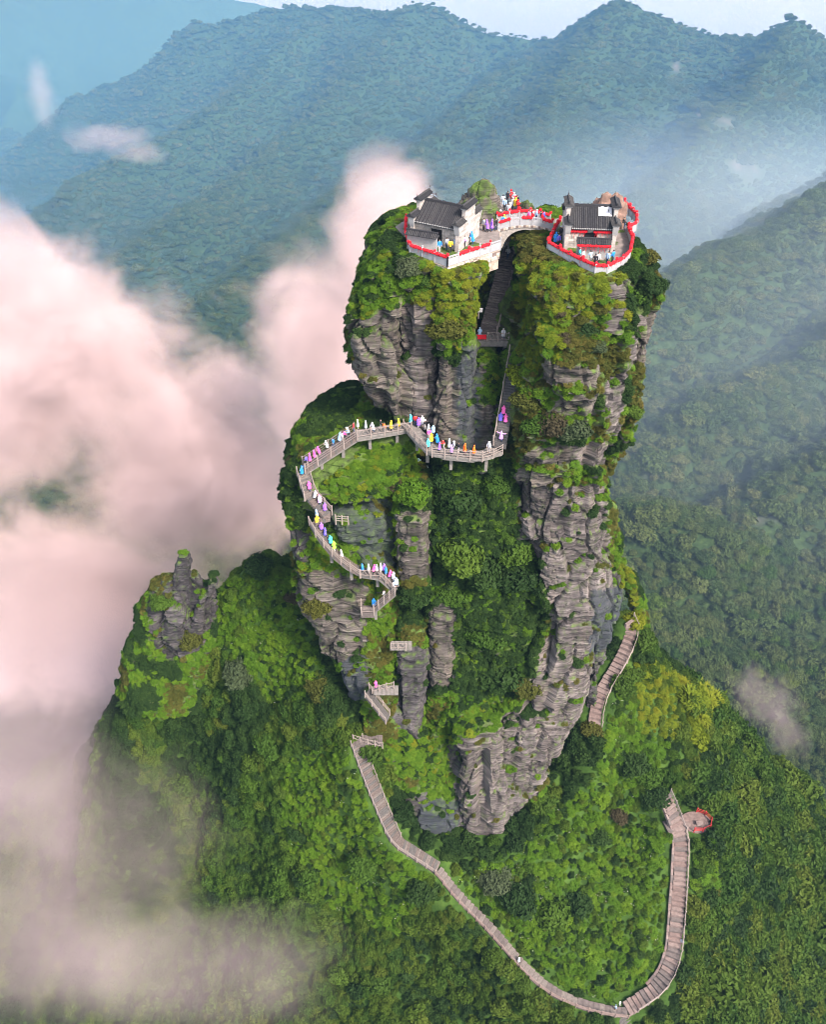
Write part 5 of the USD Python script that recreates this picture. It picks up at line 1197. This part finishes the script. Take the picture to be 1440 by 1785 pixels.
PLACES = [
 ('on the left temple terrace', 'visitors on the left temple terrace', ZT, [(766, 440, 'blue', 'shirt'), (779, 437, 'grey', 'shirt'), (785, 441, 'yellow', 'shirt'), (792, 436, 'pale blue', 'hat'), (809, 433, 'lilac', 'shirt'), (824, 427, 'blue', 'raincoat')]),
 ('between the left temple and the boulder', 'visitors beside the boulder', ZT, [(843, 403, 'white', 'shirt'), (850, 405, 'purple', 'raincoat'), (857, 404, 'purple', 'raincoat'), (864, 402, 'black', 'shirt'), (871, 390, 'black', 'hat'), (880, 396, 'yellow', 'raincoat'), (876, 398, 'blue', 'shirt')]),
 ('on the path behind the boulder', 'visitors crowding the path behind the boulder', 'path', [(876, 362, 'white', 'shirt'), (879, 368, 'pale blue', 'shirt'), (885, 378, 'grey', 'shirt'), (889, 371, 'white', 'shirt'), (893, 364, 'white', 'hat'), (898, 366, 'yellow', 'raincoat'), (890, 356, 'red', 'shirt'), (884, 355, 'black', 'shirt'), (896, 357, 'white', 'hat'), (901, 362, 'black', 'shirt')]),
 ('on the long stair under the footbridge', 'visitors on the long stair', 'path', [(878, 436, 'pale blue', 'shirt'), (887, 437, 'white', 'shirt'), (885, 452, 'white', 'hat')]),
 ('on the humped footbridge', 'visitors crossing the footbridge', 'bridge', [(917, 390, 'pink', 'shirt'), (926, 389, 'white', 'shirt'), (931, 389, 'pale blue', 'hat'), (944, 391, 'violet', 'shirt'), (939, 390, 'black', 'shirt')]),
 ('on the right temple terrace', 'visitors on the right temple terrace', ZT, [(977, 418, 'black', 'hat'), (968, 428, 'blue', 'raincoat'), (973, 430, 'violet', 'shirt'), (1009, 455, 'cyan', 'hat'), (1015, 459, 'white', 'shirt'), (1029, 460, 'pale blue', 'shirt'), (1041, 464, 'white', 'shirt'), (1036, 467, 'black', 'shirt'), (1058, 462, 'pale blue', 'shirt'), (1067, 459, 'blue', 'shirt'), (1086, 388, 'white', 'shirt'), (1088, 402, 'black', 'shirt')]),
 ('on the cleft landing below the long stair', 'visitors on the cleft landing', -52.8, [(836, 590, 'pale blue', 'raincoat'), (877, 592, 'white', 'raincoat')]),
 ('climbing the dark cleft stair', 'visitors climbing the dark cleft stair', 'path', [(877, 726, 'pink', 'raincoat'), (872, 738, 'violet', 'raincoat'), (881, 740, 'pink', 'raincoat'), (873, 770, 'lilac', 'raincoat')]),
 ('on the left half of the balcony', 'visitors on the left half of the balcony', 'path', [(617, 753, 'red', 'shirt'), (624, 748, 'white', 'raincoat'), (638, 750, 'grey', 'raincoat'), (651, 754, 'white', 'raincoat'), (670, 754, 'orange', 'shirt'), (682, 751, 'yellow', 'raincoat'), (695, 747, 'yellow', 'raincoat'), (716, 740, 'cyan', 'raincoat'), (664, 749, 'black', 'shirt')]),
 ('on the slanting middle of the balcony', 'visitors on the slanting middle of the balcony', 'path', [(724, 742, 'red', 'shirt'), (730, 746, 'purple', 'raincoat'), (736, 744, 'white', 'raincoat'), (741, 750, 'black', 'hat'), (747, 757, 'white', 'raincoat'), (755, 758, 'pale blue', 'raincoat'), (748, 765, 'pink', 'shirt'), (752, 774, 'yellow', 'raincoat'), (763, 776, 'blue', 'raincoat'), (746, 783, 'cyan', 'raincoat')]),
 ('on the right half of the balcony', 'visitors on the right half of the balcony', 'path', [(766, 788, 'purple', 'raincoat'), (774, 783, 'red', 'shirt'), (783, 784, 'grey', 'raincoat'), (791, 786, 'white', 'hat'), (787, 793, 'lilac', 'raincoat'), (799, 789, 'black', 'shirt'), (810, 792, 'orange', 'raincoat'), (826, 794, 'orange', 'raincoat'), (852, 789, 'white', 'hat')]),
 ('on the stair slanting down the left shoulder', 'visitors on the shoulder stair', 'path', [(609, 764, 'pale blue', 'hat'), (603, 767, 'pink', 'shirt'), (592, 772, 'pale blue', 'raincoat'), (582, 780, 'blue', 'shirt'), (571, 784, 'white', 'raincoat'), (557, 794, 'pink', 'raincoat'), (549, 801, 'pink', 'raincoat'), (541, 808, 'pink', 'raincoat'), (535, 811, 'violet', 'shirt'), (598, 770, 'white', 'shirt'), (606, 762, 'yellow', 'hat')]),
 ('at the outermost left corner flight', 'visitors at the corner flight', 'path', [(527, 830, 'blue', 'raincoat'), (540, 856, 'pink', 'raincoat'), (558, 880, 'lilac', 'raincoat'), (567, 893, 'purple', 'raincoat'), (553, 903, 'pale blue', 'raincoat'), (549, 871, 'white', 'raincoat')]),
 ('on the stair along the dark wet ledge', 'visitors on the ledge stair', 'path', [(553, 914, 'yellow', 'raincoat'), (561, 926, 'purple', 'raincoat'), (567, 936, 'violet', 'raincoat'), (577, 950, 'cyan', 'raincoat'), (583, 960, 'green', 'raincoat'), (596, 972, 'white', 'raincoat')]),
 ('at the lower ledge railing', 'visitors at the lower ledge railing', 'path', [(632, 997, 'blue', 'raincoat'), (643, 998, 'white', 'raincoat'), (651, 999, 'pink', 'raincoat'), (657, 998, 'grey', 'raincoat'), (664, 997, 'white', 'raincoat'), (670, 997, 'purple', 'raincoat'), (673, 1002, 'blue', 'raincoat'), (679, 1008, 'pink', 'raincoat'), (686, 1012, 'grey', 'raincoat'), (691, 1022, 'pale blue', 'raincoat')]),
 ('on the hooked stair below the ledge', 'visitors on the hooked stair', 'path', [(684, 1031, 'white', 'hat'), (670, 1043, 'white', 'shirt'), (652, 1058, 'blue', 'raincoat')]),
 ('under the overhang on the narrow gallery', None, -99.2, [(656, 1200, 'pink', 'raincoat')]),
 ('on the narrow path across the meadow', 'walkers on the meadow path', 'path', [(904, 1676, 'white', 'raincoat'), (1072, 1758, 'pale blue', 'shirt')]),
 ('where the meadow path meets the broad stairway', None, 'path', [(1079, 1752, 'white', 'hat')]),
]
r5 = np.random.default_rng(77)
ORD = ['leftmost', 'second from left', 'third from left', 'fourth from left', 'fifth from left']
for where, group, zz, ppl in PLACES:
    look = [(c, d) for _, _, c, d in ppl]
    for i, (x, y, c, d) in enumerate(ppl):
        if isinstance(zz, str):
            near = np.argmin((_sx - x) ** 2 + (_sy - y) ** 2); z = _sk[near, 2]
            if zz == 'bridge': pos = np.array([PZ(x, y, ZT)[0], 103.55 + r5.uniform(-.3, .5), 0]); pos[2] = zc(pos[0])
            else: pos = PZ(x, y, z)
            a, b = _sk[max(near - 1, 0)], _sk[min(near + 1, len(_sk) - 1)]; heading = math.degrees(math.atan2(b[1] - a[1], b[0] - a[0])) - 90
            if zz == 'path':
                pos[2] = z + .02
        else:
            pos = PZ(x, y, zz); heading = 180 + r5.uniform(-70, 70)
        if where.startswith('climbing'): heading = 0
        rot = heading + (180 if r5.random() < .3 and not where.startswith('climbing') else 0) + r5.uniform(-35, 35)
        pose = 'open_arms' if (x, y) in ((527, 830), (873, 770)) else 'leaning' if r5.random() < .2 else 'walking' if ('stair' in where or 'flight' in where or 'path' in where) and r5.random() < .7 else 'standing'
        leg = int(r5.integers(0, 3)); key = (pose, c, d, leg)
        if key not in KITP: KITP[key] = person_kit(*key)
        same = sorted([j for j, q in enumerate(look) if q == (c, d)], key=lambda j: ppl[j][0])
        dress = {'raincoat': f'{c} raincoat', 'shirt': f'{c} top', 'hat': f'{c} top and sun hat'}[d]
        lab = f'person in {dress} {where}'
        if len(same) > 1: lab = f'{"leftmost" if same[0] == i else "rightmost" if same[-1] == i else ORD[same.index(i)]} person in {dress} {where}'
        copy_of(KITP[key], 'person', lab, 'person', group, pos, rot, r5.uniform(.86, 1.0))
# ---------------------------------------------------------------- shrubs and trees that stand out singly
def plant_kit(kind, mesh, mat, stem):
    k = kit(kind); usdkit.mesh(stage, f'{k}/{"crown" if kind == "tree" else "foliage"}', mesh, mat); usdkit.mesh(stage, f'{k}/{"trunk" if kind == "tree" else "stem"}', stem, M_bark); return k
PM = {'dark': L_dark, 'green': L_mid, 'grey green': L_grey, 'brown': L_brown, 'olive': L_olive, 'bright green': L_green, 'yellow green': L_yellow, 'slope': L_slope, 'wood': L_wood}
fine = {s: bush_mesh(s, 900, .105, 8, .9, .5) for s in (51, 52)}; stem = trunk_mesh(.9, .07, 3); tall = trunk_mesh(1.3, .07, 4)
SK = {(c, s): plant_kit('shrub', fine[s], PM[c], stem) for c in PM for s in fine}
TKc = {(c, s): plant_kit('tree', crown_mesh(s, 800, 10, .125), PM[c], tall) for c in ('slope', 'wood', 'dark', 'green') for s in (61, 62)}
SHRUBS = [(790, 578, 40, 'olive', 'rounded {c} shrub clinging to the edge of the striped left cliff'), (712, 462, 30, 'grey green', 'pale {c} shrub below the left corner of the left temple balustrade'), (745, 490, 20, 'green', '{c} shrub on the moss under the left temple balustrade'),
 (975, 548, 19, 'brown', 'small {c} shrub high on the yellow moss below the right temple'), (1024, 578, 29, 'dark', '{c} rounded shrub on the yellow moss below the right temple'), (985, 590, 21, 'brown', 'lower {c} shrub left of the dark round shrub below the right temple'), (1040, 610, 20, 'grey green', '{c} shrub just below the dark round shrub on the right summit'),
 (815, 862, 55, 'dark', 'big {c} tree-like shrub filling the head of the gully below the balcony'), (770, 840, 34, 'dark', '{c} shrub at the left of the gully under the balcony railing'), (862, 850, 34, 'green', '{c} shrub in the gully against the right rock face'), (722, 855, 36, 'bright green', '{c} shrub crowning the striped free standing pillar'), (738, 808, 26, 'bright green', '{c} upright shrub directly below the balcony corner'), (690, 842, 24, 'brown', '{c} shrub at the left of the free standing pillar top'),
 (795, 965, 58, 'green', 'large {c} rounded shrub midway down the central gully'), (722, 1045, 34, 'dark', 'dense {c} bush at the foot of the striped pillar, beside the hooked stair'), (850, 990, 50, 'dark', '{c} bush on the right of the central gully'), (900, 960, 40, 'green', '{c} bush under the pale bulge of the right rock face'), (905, 1010, 50, 'dark', '{c} broad bush overhanging the pale right rock face'), (785, 1030, 36, 'green', '{c} bush above the second striped pillar'),
 (865, 1180, 56, 'dark', '{c} wide shrub on the shelf above the grey nose of rock'), (910, 1195, 36, 'olive', '{c} shrub at the right end of the shelf above the grey nose'), (840, 1110, 44, 'green', '{c} shrub in the lower gully, above the shelf'), (905, 655, 40, 'yellow green', '{c} shrub at the left edge of the right summit beside the cleft'), (915, 700, 34, 'olive', '{c} shrub below the yellow one beside the dark cleft stair'), (892, 765, 26, 'dark', '{c} shrub nearest the foot of the dark cleft stair'),
 (960, 738, 40, 'brown', '{c} purplish shrub on the middle of the right summit face'), (1000, 745, 36, 'grey green', '{c} shrub right of the purplish one on the right summit face'), (930, 745, 34, 'green', '{c} shrub left of the purplish one on the right summit face'), (1122, 412, 22, 'dark', '{c} shrub at the skyline right of the right temple'), (1128, 455, 24, 'olive', '{c} shrub on the right skyline below the temple corner'), (1140, 500, 26, 'dark', '{c} shrub bulging from the right skyline of the summit'), (1105, 520, 34, 'green', '{c} shrub inside the right skyline, beside a pale rock strip'), (1125, 655, 22, 'dark', '{c} shrub on the right edge halfway down the summit'), (1105, 720, 24, 'green', '{c} shrub on the right edge above the overhang'),
 (575, 660, 34, 'dark', '{c} shrub on the upper left skyline of the shoulder'), (600, 640, 26, 'grey green', '{c} topmost shrub against the pink cloud, left of the cliff'), (548, 700, 32, 'green', '{c} shrub on the left skyline above the slanting stair'), (545, 745, 24, 'dark', '{c} shrub just left of the slanting stair'), (508, 800, 20, 'brown', 'small {c} shrub at the outermost left edge of the shoulder'), (545, 1050, 34, 'olive', '{c} straw tinted shrub below the shoulder rock'), (515, 1042, 22, 'brown', '{c} shrub hanging at the lower left of the shoulder'),
 (422, 1168, 42, 'grey green', 'pale {c} round tree-like shrub on the left slope'), (452, 985, 34, 'dark', '{c} shrub on the hump between crag and pinnacle'), (300, 985, 16, 'dark', 'little {c} shrub against the finger of the crag'), (280, 1050, 26, 'green', '{c} shrub on the crag below its finger'), (332, 1120, 30, 'olive', '{c} shrub low on the crag'),
 (1106, 1082, 24, 'yellow green', '{c} tussock hiding the upper end of the rose coloured path'), (1030, 1272, 24, 'olive', '{c} shrub at the lower end of the rose coloured path'), (1092, 1180, 22, 'green', '{c} shrub on the outer side of the rose coloured path'),
 (1048, 1455, 26, 'dark', 'lone {c} round shrub in the flowery meadow'), (1078, 1418, 22, 'brown', 'reddish {c} shrub in the upper meadow'), (1098, 1330, 34, 'dark', '{c} clipped looking shrub above the broad stairway'), (1128, 1350, 30, 'green', '{c} upright shrub right of the clipped looking one'), (1145, 1390, 30, 'dark', '{c} shrub at the very top of the broad stairway'), (900, 1560, 44, 'dark', '{c} thicket in the middle of the meadow'), (960, 1590, 40, 'green', '{c} thicket right of the darkest one in the meadow'), (860, 1530, 36, 'grey green', '{c} shrub in the meadow nearest the narrow path head'), (1010, 1570, 34, 'dark', '{c} shrub in the meadow left of the broad stairway'),
 (640, 1500, 36, 'green', '{c} shrub below the foot of the long lower stair'), (740, 1545, 40, 'dark', '{c} bush where the long lower stair meets the narrow path'), (1240, 1545, 22, 'olive', '{c} shrub on the small outcrop right of the broad stairway'), (470, 1290, 40, 'green', '{c} shrub in the hollow left of the lower stair'), (560, 1200, 34, 'olive', '{c} shrub at the left foot of the dark rocks')]
r6 = np.random.default_rng(91)
sh_p, sh_n, sh_o = hit([q[0] for q in SHRUBS], [q[1] for q in SHRUBS])
for (x, y, rp, c, lab), p, n, o in zip(SHRUBS, sh_p, sh_n, sh_o):
    if np.isnan(p[0]): continue
    dpt = project(p)[2]; rad = rp * dpt / FPX * 1.02
    base = p - n * rad * (.25 if o else .0) + [0, 0, -.22 * rad]
    copy_of(SK[(c, int(r6.choice([51, 52])))], 'shrub', lab.format(c=c), 'shrub', None, base, r6.uniform(0, 360), rad * r6.uniform(.92, 1.06, 3))
# single trees of the steep wood right of the meadow, of the lower left slope, and of the near valley side
WOODS = [('green rounded tree in the steep wood right of the broad stairway', 'trees of the steep wood on the right', [(1215, 1290), (1440, 1440), (1440, 1785), (1230, 1785), (1205, 1620), (1270, 1520), (1225, 1400)], 110, ('slope', 'slope', 'dark', 'green'), (1.3, 2.4)),
         ('leafy bush-like tree on the wooded slope at lower left', 'trees of the lower left slope', [(330, 1330), (480, 1300), (560, 1600), (640, 1785), (250, 1785), (230, 1500)], 80, ('slope', 'green', 'dark'), (1.3, 2.2)),
         ('broad crowned tree of the near valley forest at right', 'trees of the near valley forest', [(1090, 990), (1440, 950), (1440, 1330), (1300, 1230), (1170, 1140), (1110, 1120)], 100, ('wood', 'wood', 'slope'), (3.2, 5.4))]
for lab, group, poly, cnt, cs, rr in WOODS:
    a = np.array(poly, float); xy = r6.uniform(a.min(0), a.max(0), (cnt * 6, 2)); xy = xy[inside(poly, xy[:, 0], xy[:, 1])]
    keepers = []
    for q in xy:
        if all(np.hypot(*(q - k)) > (26 if rr[1] < 3 else 24) for k in keepers): keepers.append(q)
        if len(keepers) >= cnt: break
    kp = np.array(keepers); p, n, o = hit(kp[:, 0], kp[:, 1])
    okk = ~np.isnan(p[:, 0]) & ~o & ((p[:, 1] > 200) | (rr[1] < 3))
    okk &= clear_of_paths(np.nan_to_num(p), 1.2)
    for q, (kx, ky) in zip(p[okk], kp[okk]):
        rad = r6.uniform(*rr)
        c = str(r6.choice(cs)); hue = {'slope': 'yellowish', 'dark': 'dark', 'green': 'fresh', 'wood': 'dull'}[c]
        copy_of(TKc[(c, int(r6.choice([61, 62])))], 'tree', hue + ' ' + lab, 'tree', group, q + [0, 0, .25 * rad], r6.uniform(0, 360), rad * r6.uniform(.9, 1.12, 3))
# ---------------------------------------------------------------- air and cloud
M_haze = MAT('haze_air', {'v': ('principled_volume', {'color': (.34, .58, 1.0), 'absorption_color': (1, 1, 1), 'anisotropy': .35, 'density': .00008})}, [], surface=None, volume='v.volume')
_b = trimesh.creation.box([13200, 13200, 925]); _b.apply_translation([0, 0, 6 - 462.5])
obj('haze', _b, M_haze, kind='stuff')
def cloud(name, lobes, dens, scale, gain=2.6, cut=-1.86, label=None, soft=.85, pink=(.80, .62, .65)):
    """a bank of mist: even puffs of noise inside a few soft ellipsoids"""
    c0 = np.array([c for c, _ in lobes], float); r0 = np.array([r for _, r in lobes], float)
    N = {'g': ('geometry', {}), 'n': ('noise_texture', {'scale': scale, 'detail': 3.0, 'roughness': .66, 'distortion': .45}), 'a': ('math', {'math_type': 'multiply_add', 'value2': gain, 'value3': cut}),
         'b': ('math', {'math_type': 'multiply_add', 'value2': 1.85}), 'c': ('clamp', {'min': 0.0, 'max': 1.0}), 'd': ('math', {'math_type': 'multiply', 'value2': dens}),
         'v': ('principled_volume', {'color': pink, 'anisotropy': .0})}
    L = [('g.position', 'n.vector'), ('n.fac', 'a.value1'), ('a.value', 'b.value3'), ('b.value', 'c.value'), ('c.result', 'd.value1'), ('d.value', 'v.density')]
    prev = None
    for i, (c, r) in enumerate(lobes):
        N |= {f's{i}': ('vector_math', {'math_type': 'subtract', 'vector2': c}), f'd{i}': ('vector_math', {'math_type': 'divide', 'vector2': r}), f'l{i}': ('vector_math', {'math_type': 'length'}),
              f'f{i}': ('map_range', {'from_min': 1.0, 'from_max': 1 - soft, 'to_min': 0.0, 'to_max': 1.0, 'clamp': True})}
        L += [('g.position', f's{i}.vector1'), (f's{i}.vector', f'd{i}.vector1'), (f'd{i}.vector', f'l{i}.vector1'), (f'l{i}.value', f'f{i}.value')]
        if prev is None: prev = f'f{i}.result'
        else:
            N[f'x{i}'] = ('math', {'math_type': 'smoothmax', 'value3': .2}); L += [(prev, f'x{i}.value1'), (f'f{i}.result', f'x{i}.value2')]; prev = f'x{i}.value'
    L += [(prev, 'b.value1'), ('b.value', 'c.value')]
    m = MAT(name + '_vapour', N, list(dict.fromkeys(L)), surface=None, volume='v.volume')
    parts = []
    for c, r in lobes:
        s = trimesh.creation.icosphere(3); s.apply_scale(np.array(r) * 1.02); s.apply_translation(c)
        parts.append(manifold3d.Manifold(manifold3d.Mesh(np.asarray(s.vertices, np.float32), np.asarray(s.faces, np.uint32))))
    u = parts[0]
    for p in parts[1:]: u = u + p
    obj('cloud', u, m, kind='stuff', label=label, cat='cloud')
cl = lambda a, b, Y: tuple(PY(a, b, Y).tolist())
cloud('bank', [(cl(40, 640, 225), (66, 58, 52)), (cl(330, 800, 215), (56, 52, 48)), (cl(585, 640, 190), (27, 34, 46)), (cl(668, 430, 195), (22, 30, 30)), (cl(120, 1060, 175), (62, 44, 46))], .075, .036, pink=(.85, .62, .61),
      label='thick pink cloud bank rolling behind the left side of the pinnacle')
cloud('veil', [(cl(20, 1290, 110), (55, 34, 44)), (cl(200, 1430, 90), (42, 20, 30)), (cl(60, 1620, 78), (52, 20, 30)), (cl(330, 1690, 60), (30, 11, 22))],   .0075, .06, gain=2.8, cut=-1.62, label='thin drifting mist over the wooded slope at lower left', pink=(.80, .62, .65))
cloud('wisp', [(cl(185, 240, 900), (64, 40, 17)), (cl(240, 268, 880), (40, 30, 12)), (cl(72, 165, 1000), (16, 40, 44))], .0055, .042, gain=3.0, cut=-1.95, label='small wisp of mist before the far blue mountain')
cloud('puff', [(cl(1345, 1225, 118), (9, 9, 8)), (cl(1310, 1200, 120), (6, 8, 6)), (cl(1375, 1280, 116), (6, 8, 7))], .014, .20, gain=3.0, cut=-1.9, label='small puff of mist at the right edge beyond the sunlit ridge')
# moist air lying in the valley, thicker than the air round the summit
def vale(name, c, r, dens, col, label, keep=(1, 1, 1)):
    m = MAT(name + '_air', {'g': ('geometry', {}), 's': ('vector_math', {'math_type': 'subtract', 'vector2': c}), 'd': ('vector_math', {'math_type': 'divide', 'vector2': r}), 'l': ('vector_math', {'math_type': 'length'}),
        'f': ('map_range', {'range_type': 'smoothstep', 'from_min': 1.0, 'from_max': .45, 'to_min': 0.0, 'to_max': dens, 'clamp': True}), 'v': ('principled_volume', {'color': col, 'absorption_color': keep, 'anisotropy': .2})},
        [('g.position', 's.vector1'), ('s.vector', 'd.vector1'), ('d.vector', 'l.vector1'), ('l.value', 'f.value'), ('f.result', 'v.density')], surface=None, volume='v.volume')
    s = trimesh.creation.icosphere(3); s.apply_scale(np.array(r) * 1.01); s.apply_translation(c)
    obj('valley_mist', s, m, kind='stuff', label=label, cat='mist')
vale('blue', (-200, 1150, -340), (1450, 900, 335), .00027, (.13, .46, .95), 'blue morning haze filling the valley before the far mountains')
vale('pale', (320, 600, -325), (480, 420, 165), .0012, (.60, .78, 1.0), 'pale mist hanging over the forested right side of the valley')
vale('sea', (0, 4350, -640), (4600, 1650, 270), .0016, (.47, .47, .56), 'pale sea of mist over the plains beyond the mountains', keep=(0, 0, 0))
